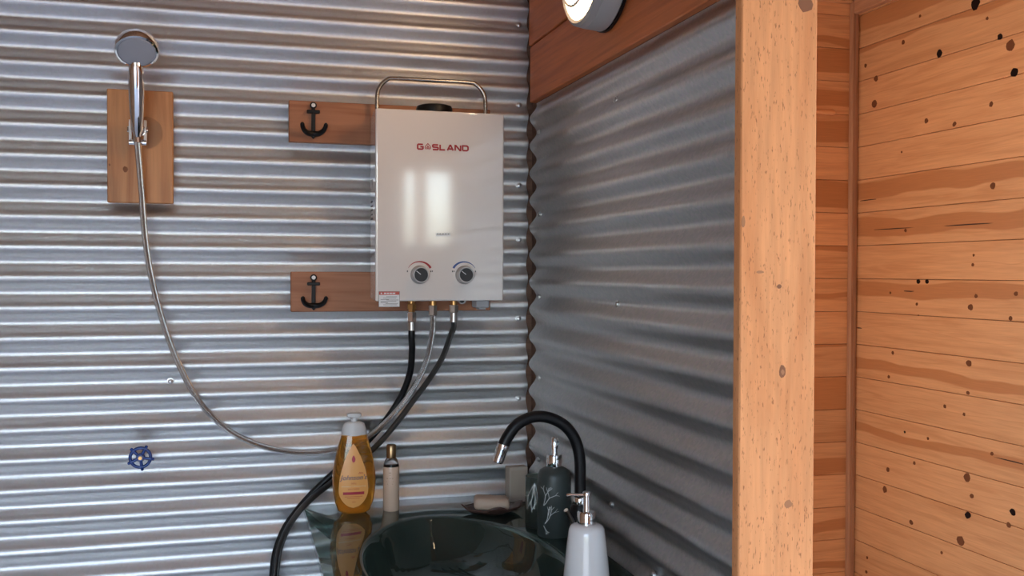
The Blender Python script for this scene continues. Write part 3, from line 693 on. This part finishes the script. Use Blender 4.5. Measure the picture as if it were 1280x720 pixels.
# hand shower: handle leans forward from the bracket, head tipped down
hs = thing('hand_shower', (BX.x, -.072, bz), 'chrome hand shower with round grey spray face, leaning in its wall bracket', 'shower head')
hbase = Vector((BX.x+.0005, -.081, at_y(171.8, 172, -.081).z))
yhead = -.165
hd = at_y(171, 65, yhead)                       # centre of the spray face
d1 = Vector((at_y(170, 88, -.145)))             # neck
ax = (Vector((hd.x, -.140, hd.z-.004))-hbase).normalized()
nk = at_y(170.0, 84, -.132)
hp = [hbase, hbase.lerp(nk, .06), hbase.lerp(nk, .12), hbase.lerp(nk, .35), hbase.lerp(nk, .7), hbase.lerp(nk, .95), nk+Vector((0, -.002, .010))]
tube('handle', hp, [.0075, .0085, .0125, .0150, .0165, .0155, .0120], M_CHROME, hs, n=24)
hexnut('hose_cone', hbase-Vector((0, 0, .012)), .0085, .014, M_CHROME, hs, n=10)
hn = Vector((.04, -.60, -.80)).normalized()
R_ = .0445
hdm = lathe('head', hd, hn, [(0, -.034), (R_*.55, -.033), (R_*.90, -.026), (R_, -.016), (R_, -.003), (R_*.97, 0), (R_*.88, .001), (R_*.86, -.001), (0, -.001)], M_CHROME, hs, n=40)
M_SPRAY = plain('spray_grey', (0.34, 0.36, 0.41), 0.35)
lathe('spray_face', hd, hn, [(0, -.0008), (R_*.855, -.0008), (R_*.82, .0016), (R_*.3, .0028), (0, .003)], M_SPRAY, hdm, n=36)

# ------------------------------------------------------------------ blue valve wheel
vc = at_y(175.5, 572, -.055)
va = thing('valve_wheel', vc, 'small blue five-lobed valve handwheel on the corrugated wall', 'valve')
ru = .0215
tube('rim', [vc+Vector((ru*math.cos(2*math.pi*i/40), 0, ru*math.sin(2*math.pi*i/40))) for i in range(40)], .0036, M_VALVE, va, n=8, closed=True)
lathe('hub', vc+Vector((0, .004, 0)), (0, -1, 0), [(0, 0), (.010, 0), (.010, .004), (.007, .010), (0, .010)], M_VALVE, va, n=20)
for i in range(5):
    a = math.radians(90+36+72*i+8); d = Vector((math.cos(a), 0, math.sin(a)))
    tube('spoke', [vc+d*.006, vc+d*ru], .0034, M_VALVE, va, n=8)
    tube('lobe', [vc+d*(ru+.0005), vc+d*(ru+.0065), vc+d*(ru+.0080)], [.0036, .0034, .0020], M_VALVE, va, n=8)
lathe('nut', vc+Vector((0, -.005, 0)), (0, -1, 0), [(0, 0), (.0042, 0), (.0042, .004), (.0020, .004), (.0020, .006), (0, .006)], M_BRASS, va, n=6, smooth=False)
tube('stem', [vc+Vector((0, .002, 0)), (vc.x, -.004, vc.z)], .0045, M_BRASS, va, n=10)

# ------------------------------------------------------------------ glass vanity top with sunk basin on a dark cabinet
CZ = at_y(520, 623.5, -.012).z
def dir_glass(name, col, rough, ior=1.5, bump=False, tw=1.0):
    m, n, l, b = new_mat(name)
    b.inputs['Base Color'].default_value = (*col, 1); b.inputs['Roughness'].default_value = rough; b.inputs['IOR'].default_value = ior; b.inputs['Transmission Weight'].default_value = tw
    if bump:
        tc = n.new('ShaderNodeTexCoord'); nz = n.new('ShaderNodeTexNoise'); nz.inputs['Scale'].default_value = 3.2; nz.inputs['Distortion'].default_value = 3.5; nz.inputs['Detail'].default_value = 1.0
        bp = n.new('ShaderNodeBump'); bp.inputs['Strength'].default_value = .25; bp.inputs['Distance'].default_value = .02
        l.new(tc.outputs['Object'], nz.inputs[0]); l.new(nz.outputs[0], bp.inputs['Height']); l.new(bp.outputs[0], b.inputs['Normal'])
    return m
M_GLASS = dir_glass('green_glass', (.17, .27, .24), .015, tw=.88)
gxl = at_z(381, 638, CZ).x
GX0, GX1, GY0, GY1 = gxl, -.0105, -1.09, -.0115
bcx, bcy, brx, bry = -.290, -.54, .190, .345
T = .015; N_ = 96
def rect_pt(a):
    dx, dy = math.cos(a), math.sin(a); t = 1e9
    if dx > 1e-9: t = min(t, (GX1-bcx)/dx)
    if dx < -1e-9: t = min(t, (GX0-bcx)/dx)
    if dy > 1e-9: t = min(t, (GY1-bcy)/dy)
    if dy < -1e-9: t = min(t, (GY0-bcy)/dy)
    return Vector((bcx+dx*t, bcy+dy*t))
angs = [2*math.pi*i/N_ for i in range(N_)]
for cxr, cyr in ((GX0, GY0), (GX1, GY0), (GX1, GY1), (GX0, GY1)):
    a = math.atan2(cyr-bcy, cxr-bcx) % (2*math.pi)
    i = min(range(N_), key=lambda k: abs(angs[k]-a)); angs[i] = a
rings = []
depth = .125
prof = [(1.035, 0.0), (1.015, -.0008), (1.0, -.003), (.985, -.008), (.965, -.018), (.93, -.036), (.87, -.060), (.77, -.085), (.62, -.105), (.42, -.119), (.2, -.125)]
def ell(a, s):
    ea = math.atan2(math.sin(a)/bry, math.cos(a)/brx); return Vector((bcx+brx*s*math.cos(ea), bcy+bry*s*math.sin(ea)))
top = []
top.append([(*rect_pt(a), CZ-.0008) for a in angs])
top.append([(*(rect_pt(a)*(1-.004)+Vector((bcx, bcy))*.004), CZ) for a in angs])
for s, dz in prof: top.append([(*ell(a, s), CZ+dz) for a in angs])
bot = []
bot.append([(*rect_pt(a), CZ-T) for a in angs])
for s, dz in prof: bot.append([(*ell(a, s+.045*(s > .9)+.02), CZ-T+dz) for a in angs])
V = []; F = []
def addring(r): o = len(V); V.extend(r); return o
tr_ = [addring(r) for r in top]; br_ = [addring(r) for r in bot]
def band(a, b2, flip=False):
    for i in range(N_):
        j = (i+1) % N_; q = (a+i, a+j, b2+j, b2+i); F.append(q[::-1] if flip else q)
for a, b2 in zip(tr_, tr_[1:]): band(a, b2)
for a, b2 in zip(br_, br_[1:]): band(a, b2, True)
band(br_[0], tr_[0])
F.append(tuple(tr_[-1]+i for i in range(N_))); F.append(tuple(br_[-1]+i for i in reversed(range(N_))))
me = from_py('glass_vanity_top', V, F)
bm = bmesh.new(); bm.from_mesh(me); bmesh.ops.recalc_face_normals(bm, faces=bm.faces[:]); bm.to_mesh(me); bm.free()
gv = thing('glass_basin_top', (bcx, bcy, CZ-T), 'dark green glass vanity top with a sunk oval basin in the corner', 'sink')
g1 = link('glass_slab', me, M_GLASS, gv, True); me.set_sharp_from_angle(angle=math.radians(35)); recenter(g1)
lathe('drain', (bcx, bcy, CZ-.1245), (0, 0, 1), [(0, 0), (.030, 0), (.028, .003), (.012, .002), (0, .004)], M_CHROME, gv, n=28)
M_CHARCOAL = plain('charcoal_paint', (0.035, 0.042, 0.042), 0.5)
# cabinet below (open at the top for the basin)
vb = thing('vanity_cabinet', (bcx, bcy, 0), 'charcoal vanity cabinet under the green glass top', 'cabinet')
cxl, cyb, cyf, ctop = GX0+.075, -.060, -1.06, CZ-T-.0005
box('side_panel', (cxl, cyb-.02, .08), (-.03, cyb, ctop), M_CHARCOAL, vb)
box('side_panel', (cxl, cyf, .08), (-.03, cyf+.02, ctop), M_CHARCOAL, vb)
box('back_panel', (-.05, cyf+.021, .08), (-.03, cyb-.021, ctop), M_CHARCOAL, vb)
box('front_rail', (cxl, cyf+.021, .62), (cxl+.02, cyb-.021, CZ-.165), M_CHARCOAL, vb)
box('bottom_panel', (cxl, cyf+.021, .08), (-.051, cyb-.021, .10), M_CHARCOAL, vb)
for i in range(2):
    ya = cyf+.024+i*(cyb-cyf-.046)/2; d_ = box('door', (cxl-.002, ya+.002, .105), (cxl+.018, ya+(cyb-cyf-.046)/2-.002, .615), M_CHARCOAL, vb, bev=.002)
    yk = ya+(.06 if i else (cyb-cyf-.046)/2-.06)
    lathe('knob', (cxl-.002, yk, .50), (-1, 0, 0), [(0, 0), (.006, 0), (.006, .010), (.013, .014), (.012, .022), (0, .024)], M_STEEL, d_, n=16)
for xx in (cxl+.02, -.07):
    for yy in (cyf+.03, cyb-.03): box('leg', (xx-.018, yy-.018, 0), (xx+.018, yy+.018, .0795), M_CHARCOAL, vb)

# ------------------------------------------------------------------ shampoo pump bottle
S = at_z(442.5, 640, CZ); S.y = min(S.y, -.094)
k = (S-CAM).dot(fwd)/FPX                          # metres per photo pixel there
sbt = thing('shampoo_bottle', S, 'amber shampoo pump bottle with a teardrop label and white pump on the glass top', 'bottle')
def solid(name, base, prof, mat, parent, n=40, ex=2.4, rot=0.0):
    """cross-sections (half width, half depth, height): rounded superellipses"""
    V = []; F = []
    for hw, hd_, h in prof:
        for i in range(n):
            a = 2*math.pi*i/n; c, s2 = math.cos(a), math.sin(a)
            x = hw*math.copysign(abs(c)**(2/ex), c); y = hd_*math.copysign(abs(s2)**(2/ex), s2)
            V.append(Vector(base)+Vector((x*math.cos(rot)-y*math.sin(rot), x*math.sin(rot)+y*math.cos(rot), h)))
    m = len(prof)
    for j in range(m-1):
        for i in range(n): F.append((j*n+i, j*n+(i+1) % n, (j+1)*n+(i+1) % n, (j+1)*n+i))
    F.append(tuple(range(n-1, -1, -1))); F.append(tuple((m-1)*n+i for i in range(n)))
    o = link(name, from_py(name, V, F), mat, parent, True); o.data.set_sharp_from_angle(angle=math.radians(45)); return recenter(o)
mA, nA, lA, bA = new_mat('amber_gel'); bA.inputs['Base Color'].default_value = (.98, .45, .06, 1); bA.inputs['Roughness'].default_value = .06; bA.inputs['IOR'].default_value = 1.4; bA.inputs['Transmission Weight'].default_value = .85; bA.inputs['Coat Weight'].default_value = .3
mF, nF, lF, bF = new_mat('frosted_plastic'); bF.inputs['Base Color'].default_value = (.80, .79, .78, 1); bF.inputs['Roughness'].default_value = .45; bF.inputs['Transmission Weight'].default_value = .25; bF.inputs['Subsurface Weight'].default_value = .0
BP = [(17.5, 1.0), (20, 3.2), (20.5, 5.5), (24, 14), (26, 26), (27, 38), (26.6, 50), (24.8, 62), (22, 75), (19, 86), (16.6, 94), (15.6, 97.5), (12, 98.5)]
def bw_at(h):                                     # half width / half depth in photo pixels at height h px
    for (a, h0), (b2, h1) in zip(BP, BP[1:]):
        if h0 <= h <= h1: w_ = a+(b2-a)*(h-h0)/(h1-h0); break
    else: w_ = 16
    return w_, 7.5+(w_-12)*.46
solid('bottle_body', S, [(a*k*.86, (7.5+(a-12)*.46)*k*.86, 0.0) if i == 0 else (a*k, (7.5+(a-12)*.46)*k, h*k) for i, (a, h) in enumerate(BP)], mA, sbt)
solid('pump_collar', S, [(15.8*k, 9.3*k, 96.5*k), (15.9*k, 9.4*k, 99*k), (14.6*k, 9*k, 106*k), (12.6*k, 8.6*k, 111*k), (9*k, 7.6*k, 113*k), (5*k, 5*k, 113.6*k)], mF, sbt, ex=2.2)
pn = solid('pump_stem', S, [(4.4*k, 4.4*k, 113*k), (3.8*k, 3.8*k, 119.5*k)], mF, sbt, n=20, ex=2)
solid('pump_head', S+Vector((-.0*k, 0, 0)), [(7*k, 5*k, 119*k), (9.2*k, 5.6*k, 120*k), (9.3*k, 5.6*k, 122.6*k), (8*k, 5*k, 124*k)], mF, sbt, n=24, ex=3)
def on_bottle(u, v, d=.0006):
    """label coordinates: u px from the middle, v px above the base, laid on the curved front"""
    w_, dd = bw_at(v); t = max(-.95, min(.95, u/w_)); y = dd*(1-abs(t)**2.4)**(1/2.4)
    return S+Vector((u*k, -y*k-d, v*k))
M_LABEL = plain('peach_label', (0.86, 0.41, 0.12), 0.35); M_NAVY = plain('navy_ink', (0.03, 0.05, 0.16), 0.4); M_ORANGE = plain('orange_ink', (0.62, 0.13, 0.05), 0.4); M_CRIM = plain('crimson_ink', (0.48, 0.03, 0.06), 0.4); M_CREAM = plain('cream_ink', (0.85, 0.66, 0.42), 0.5)
hw_of = lambda v: 18.0*max(0, min(1, (math.sin(math.pi*min(1, max(0, (v-8)/22))*.5)**.55 if v < 30 else (math.cos((v-30)/57.5*math.pi/2)**.82 if v < 87 else 0))))
q = []
vs_ = [8+79.5*i/40 for i in range(41)]
for a, b2 in zip(vs_, vs_[1:]):
    wa, wb_ = hw_of(a), hw_of(b2)
    for i in range(10):
        t0, t1 = -1+.2*i, -.8+.2*i
        q.append([(wa*t0-2, a), (wa*t1-2, a), (wb_*t1-2, b2), (wb_*t0-2, b2)])
lb = print_mesh('label', q, on_bottle, M_LABEL, sbt)
def txt(name, s, size, u, v, mat, shear=0.0, d=.0018):
    return print_mesh(name, [[(a+u, b2+v) for a, b2 in p] for p in text_polys(s, size, shear)], lambda a, b2: on_bottle(a, b2, d), mat, lb)
txt('name_lettering', "Johnson's", 8.4, -2, 43.5, M_NAVY, .25)
txt('line_lettering', 'baby', 3.6, -2, 38.2, M_ORANGE)
txt('line_lettering', 'shampoo / shampooing', 3.2, -2, 34.6, M_CREAM)
txt('line_lettering', 'para bebés', 3.2, -2, 31.2, M_ORANGE)
print_mesh('label_band', [[(-15+2.6*i, 25), (-12.4+2.6*i, 25), (-12.4+2.6*i, 28.4), (-15+2.6*i, 28.4)] for i in range(10)], lambda a, b2: on_bottle(a, b2, .0018), M_CRIM, lb)
print_mesh('label_print', [[(u_, v), (u_+2.2, v), (u_+2.2, v+.6), (u_, v+.6)] for v, a_, n_ in ((22.3, -13, 10), (20.2, -10, 7), (15.5, -4, 2)) for u_ in [a_+2.2*i for i in range(n_)]], lambda a, b2: on_bottle(a, b2, .0018), M_ORANGE, lb)
dp = [(2.3*math.sin(t)*(1 if True else 0), 4.4*math.cos(t)) for t in [2*math.pi*i/16 for i in range(16)]]
print_mesh('drop_emblem', [[(a*(1-.55*max(0, b2/4.4))-2, 69+b2) for a, b2 in dp]], lambda a, b2: on_bottle(a, b2, .0018), M_CRIM, lb)
print_mesh('script_mark', stroke_faces([(4, 50.5), (5.5, 52.5), (6.5, 51), (8, 52.2), (9.5, 50.8)], .8), lambda a, b2: on_bottle(a, b2, .0018), M_ORANGE, lb)

# ------------------------------------------------------------------ lotion bottle
Lp = at_z(489, 637.5, CZ); k = (Lp-CAM).dot(fwd)/FPX
lo_ = thing('lotion_bottle', Lp, 'slim cream-filled cylindrical bottle with a bronze cap on the glass top', 'bottle')
M_LOTION = plain('cream_lotion', (0.70, 0.50, 0.37), 0.25); mT = dir_glass('clear_bottle', (.85, .85, .85), .05, 1.3)
lathe('bottle_body', Lp, (0, 0, 1), [(0, 0), (9.2*k, 0), (10*k, 1.2*k), (10*k, 53*k), (9.6*k, 55*k), (0, 55*k)], M_LOTION, lo_, n=32)
lathe('shoulder', Lp, (0, 0, 1), [(9.7*k, 55*k), (9.4*k, 58*k), (7.6*k, 63*k), (5.4*k, 66*k), (0, 66*k)], mT, lo_, n=32)
M_BRONZE = plain('bronze_cap', (0.42, 0.27, 0.14), 0.28, 1.0)
lathe('cap', Lp, (0, 0, 1), [(0, 65.5*k), (5.9*k, 65.5*k), (6.0*k, 66*k), (6.0*k, 81*k), (5.2*k, 82.2*k), (0, 82.2*k)], M_BRONZE, lo_, n=24)
def on_cyl(base, r, k_, tilt): return lambda u, v, d=.0004: Vector(base)+Vector((math.sin(u*k_/r+tilt)*(r+d), -math.cos(u*k_/r+tilt)*(r+d), v*k_))
M_TAN = plain('tan_ink', (0.42, 0.26, 0.18), 0.5)
pc = on_cyl(Lp, 10*k, k, -.35)
q = []
for v, a, b2 in ((48, -1, 2), (45, 0, 1), (41, -4, -2), (41, 0, 1.4), (41, 3, 4.4), (37, -4, 5), (34, -3, 4)): q.append([(a, v), (b2, v), (b2, v+.9), (a, v+.9)])
print_mesh('bottle_print', q, pc, M_TAN, lo_)

# ------------------------------------------------------------------ soap dish, soap and dried twig
D = at_z(615, 641, CZ); k = (D-CAM).dot(fwd)/FPX
M_DISH = plain('dark_dish_wood', (0.075, 0.038, 0.030), 0.35)
NS = 48; V = []; F = []
def dish_ring(s, inner):
    out = []
    for i in range(NS):
        a = 2*math.pi*i/NS
        rad = s*35*k*(1+.10*math.cos(4*a))            # soft square with four raised corners
        c4 = max(0, math.cos(4*a))
        h = .004+(s**3.4)*(.012+.010*c4) - (0 if inner else .004)
        out.append(D+Vector((rad*math.cos(a)*1.02, rad*math.sin(a)*.80, max(0, h) if s > .45 or inner else 0)))
    return out
rs_ = [dish_ring(s, False) for s in (.30, .45, .7, .9, 1.0)]+[dish_ring(s, True) for s in (1.0, .9, .7, .45, .2)]
for r in rs_: V += r
for j in range(len(rs_)-1):
    for i in range(NS): F.append((j*NS+i, j*NS+(i+1) % NS, (j+1)*NS+(i+1) % NS, (j+1)*NS+i))
F.append(tuple(range(NS-1, -1, -1))); F.append(tuple((len(rs_)-1)*NS+i for i in range(NS)))
sd = link('soap_dish', from_py('soap_dish', V, F), M_DISH, None, True); recenter(sd)
tag(sd, 'dark brown leaf-shaped soap dish with raised corners on the glass top', 'soap dish')
M_SOAP = plain('oat_soap', (0.55, 0.40, 0.30), 0.55)
bm = bmesh.new(); bm_box(bm, (-22*k, -15*k, 0), (22*k, 15*k, 15*k), 5.5*k, 4)
so = link('soap_bar', bm_mesh('soap_bar', bm), M_SOAP, None, True); so.location = D+Vector((-2*k, -.006, .0115)); so.rotation_euler = (0, math.radians(3), math.radians(-12))
tag(so, 'rounded beige soap bar lying in the dark dish', 'soap')
M_TWIG = plain('red_brown_twig', (0.20, 0.06, 0.05), 0.6)
tw = []
for i in range(9):
    a = random.uniform(-1, 1); b0 = D+Vector((10*k, 16*k, .012))
    tw.append((smooth_path([b0+Vector((random.uniform(-4, 4)*k, 0, 0)), b0+Vector((a*8*k, random.uniform(-3, 3)*k, random.uniform(4, 8)*k)), b0+Vector((a*13*k+random.uniform(-3, 3)*k, random.uniform(-3, 3)*k, random.uniform(6, 13)*k))], 4), .0011))
ob = tubes('dried_twig', tw, M_TWIG, None, n=6); tag(ob, 'small reddish dried twig behind the soap bar', 'twig')

# ------------------------------------------------------------------ upright soap carton in the corner
c0 = at_z(633.5, 627, CZ); c1 = at_z(658, 628, CZ); k = (c0-CAM).dot(fwd)/FPX
yb = min(c0.y, -.030)
M_CARTON = plain('beige_carton', (0.42, 0.35, 0.29), 0.7)
bx_ = thing('soap_carton', (c0.x+.024, yb, CZ), 'plain beige carton standing upright in the wall corner', 'box')
bm = bmesh.new(); bm_box(bm, (-.024, -.014, 0), (.024, .014, 44*k), .0012, 1)
o = link('carton_body', bm_mesh('carton_body', bm), M_CARTON, bx_); o.location = (0, 0, 0)
o.rotation_euler = (0, 0, math.radians(6))
box('carton_panel', (-.019, -.0146, 4*k), (.019, -.0141, 40*k), plain('carton_panel_print', (0.40, 0.325, 0.26), 0.7), None)
o2 = bpy.data.objects['carton_panel']; o2.parent = o

# ------------------------------------------------------------------ coral-patterned frosted glass tumbler and dispenser
M_FROST = dir_glass('frosted_green_glass', (.42, .50, .47), .42, 1.35)
mG, nG, lG, bG = new_mat('frosted_dark_glass'); bG.inputs['Base Color'].default_value = (.060, .075, .072, 1); bG.inputs['Roughness'].default_value = .42; bG.inputs['Transmission Weight'].default_value = .25
M_CORAL = plain('pale_coral_print', (0.55, 0.58, 0.57), 0.6)
def coral(seed, root, ang, n0=5, L=12.0, w=1.0, dep=2, spread=.42):
    rnd = random.Random(seed); out = []
    def grow(p, a, l, d):
        pts = [p]
        for _ in range(3):
            a += rnd.uniform(-.25, .25); p = (p[0]+math.cos(a)*l/3, p[1]+math.sin(a)*l/3); pts.append(p)
        out.append((pts, w*(1-.12*(3-d))))
        if d > 0:
            for da in (-.55, .5): grow(p, a+da*rnd.uniform(.6, 1.1), l*.66, d-1)
    for i in range(n0): grow(root, ang+(i-(n0-1)/2)*spread, L*rnd.uniform(.85, 1.1), dep)
    q = []
    for pts, ww in out: q += stroke_faces(pts, ww)
    return q
Tp = at_z(675, 657.5, CZ); k = (Tp-CAM).dot(fwd)/FPX
Tp.x = min(Tp.x, -.058)
rt = 18.5*k
tu = thing('glass_tumbler', Tp, 'frosted green glass tumbler with pale coral branches behind the dispenser', 'tumbler')
lathe('glass', Tp, (0, 0, 1), [(0, 0), (rt*.97, 0), (rt, .002), (rt, 63*k), (rt-.003, 63*k), (rt-.003, .008), (0, .008)], M_FROST, tu, n=40)
ct = on_cyl(Tp, rt, k, -.62)
print_mesh('coral_print', coral(3, (-1, 57), -math.pi/2, 4, 21, 1.2, 1, .36), ct, plain('white_coral_print', (0.80, 0.84, 0.82), 0.6), tu)
Gp = at_z(692.5, 668, CZ); k = (Gp-CAM).dot(fwd)/FPX
rg = 21.0*k
Gp.x = min(Gp.x, -.0125-rg)
gd = thing('soap_dispenser', Gp, 'dark grey-green frosted glass soap dispenser with pale coral print and chrome pump', 'dispenser')
lathe('bottle_body', Gp, (0, 0, 1), [(0, 0), (rg*.96, 0), (rg, .002), (rg, 72*k), (rg*.97, 76*k), (rg*.86, 81*k), (rg*.62, 84*k), (rg*.42, 85.5*k), (0, 85.5*k)], mG, gd, n=40)
cg = on_cyl(Gp, rg, k, -.35)
print_mesh('coral_print', coral(11, (-13, 40), .95, 2, 13, .9)+coral(5, (-11, 18), .9, 2, 12, .9)+coral(8, (-13, 15), -1.1, 1, 6, .8), cg, M_CORAL, gd)
lathe('pump_collar', Gp, (0, 0, 1), [(0, 85*k), (9.2*k, 85*k), (9.6*k, 86*k), (9.6*k, 99*k), (8.8*k, 100.5*k), (3*k, 100.5*k), (0, 100.5*k)], M_CHROME, gd, n=28)
lathe('pump_stem', Gp, (0, 0, 1), [(0, 100*k), (3.6*k, 100*k), (3.6*k, 107*k), (4.6*k, 107.5*k), (4.4*k, 120*k), (3.0*k, 122*k), (0, 122.3*k)], M_CHROME, gd, n=20)
tube('spout', smooth_path([Gp+Vector((0, 0, 118*k)), Gp+Vector((-.002, -9*k, 119.5*k)), Gp+Vector((-.004, -20*k, 117.5*k))], 4), 2.5*k, M_CHROME, gd, n=10)

# ------------------------------------------------------------------ black gooseneck tap
fy = -.575
fb = at_y(726.5, 640, fy); fx = fb.x
tap = thing('basin_tap', (fx, fy, CZ), 'black gooseneck basin tap with chrome nozzle arching over the sink', 'tap')
tt = []
for a, b2 in ((724.8, 622), (725.2, 600), (724.5, 572), (719, 550), (708, 534), (693, 524.5), (676, 520.5), (660, 523), (645, 532), (634.5, 546), (629, 557)): tt.append(at_y(a, b2, fy))
tt[0].x = tt[1].x
tube('gooseneck', smooth_path(tt, 6), .0112, M_BLACK, tap, n=20)
e0 = tt[-1]; e1 = at_y(621.5, 579, fy); dv = (e1-e0).normalized(); Ln = (e1-e0).length
lathe('nozzle', e0-dv*.002, dv, [(0, 0), (.0117, 0), (.0117, .010), (.0112, .011), (.0112, Ln-.006), (.0100, Ln), (.0085, Ln+.001), (.0085, Ln-.002), (0, Ln-.002)], M_CHROME, tap, n=28)
zc_ = tt[0].z
lathe('collar', (tt[0].x, fy, zc_-.012), (0, 0, 1), [(0, 0), (.0135, 0), (.0140, .003), (.0140, .011), (.0125, .014), (0, .014)], M_CHROME, tap, n=28)
lathe('tap_body', (tt[0].x, fy, CZ), (0, 0, 1), [(0, 0), (.026, 0), (.026, .006), (.021, .012), (.020, zc_-CZ-.020), (.016, zc_-CZ-.012), (0, zc_-CZ-.012)], M_BLACK, tap, n=28)
lv0 = Vector((tt[0].x-.012, fy-.006, at_y(722, 656, fy).z)); lv1 = at_y(707.5, 637.5, fy-.02)
tube('lever', [lv0, lv0.lerp(lv1, .5), lv1], [.0048, .0044, .0046], M_STEEL, tap, n=12)

# ------------------------------------------------------------------ white ceramic dispenser
Wp = at_z(733, 741, CZ); k = (Wp-CAM).dot(fwd)/FPX
wd_ = thing('ceramic_dispenser', Wp, 'glossy white tapered ceramic soap dispenser with chrome pump in front of the tap', 'dispenser')
lathe('bottle_body', Wp, (0, 0, 1), [(0, 0), (29.5*k, 0), (30.5*k, 1.5*k), (30*k, 8*k), (27.8*k, 32*k), (25.2*k, 58*k), (23*k, 76*k), (22*k, 81*k), (19.5*k, 84.8*k), (15*k, 86.6*k), (0, 87*k)], M_CERAMIC, wd_, n=48)
lathe('pump_collar', Wp, (0, 0, 1), [(0, 86*k), (11.6*k, 86*k), (11.8*k, 87*k), (11.8*k, 101*k), (10.5*k, 103*k), (4*k, 103*k), (0, 103*k)], M_CHROME, wd_, n=32)
lathe('pump_stem', Wp, (0, 0, 1), [(0, 102*k), (5.0*k, 102*k), (4.6*k, 106*k), (4.4*k, 121*k), (5.4*k, 122*k), (5.4*k, 125.5*k), (4.6*k, 127*k), (0, 127*k)], M_CHROME, wd_, n=24)
tube('spout', smooth_path([Wp+Vector((0, 0, 123*k)), Wp+Vector((-12*k, 0, 123.6*k)), Wp+Vector((-22*k, 0, 124.5*k)), Wp+Vector((-27*k, 0, 124*k))], 4), 1.9*k, M_CHROME, wd_, n=10)
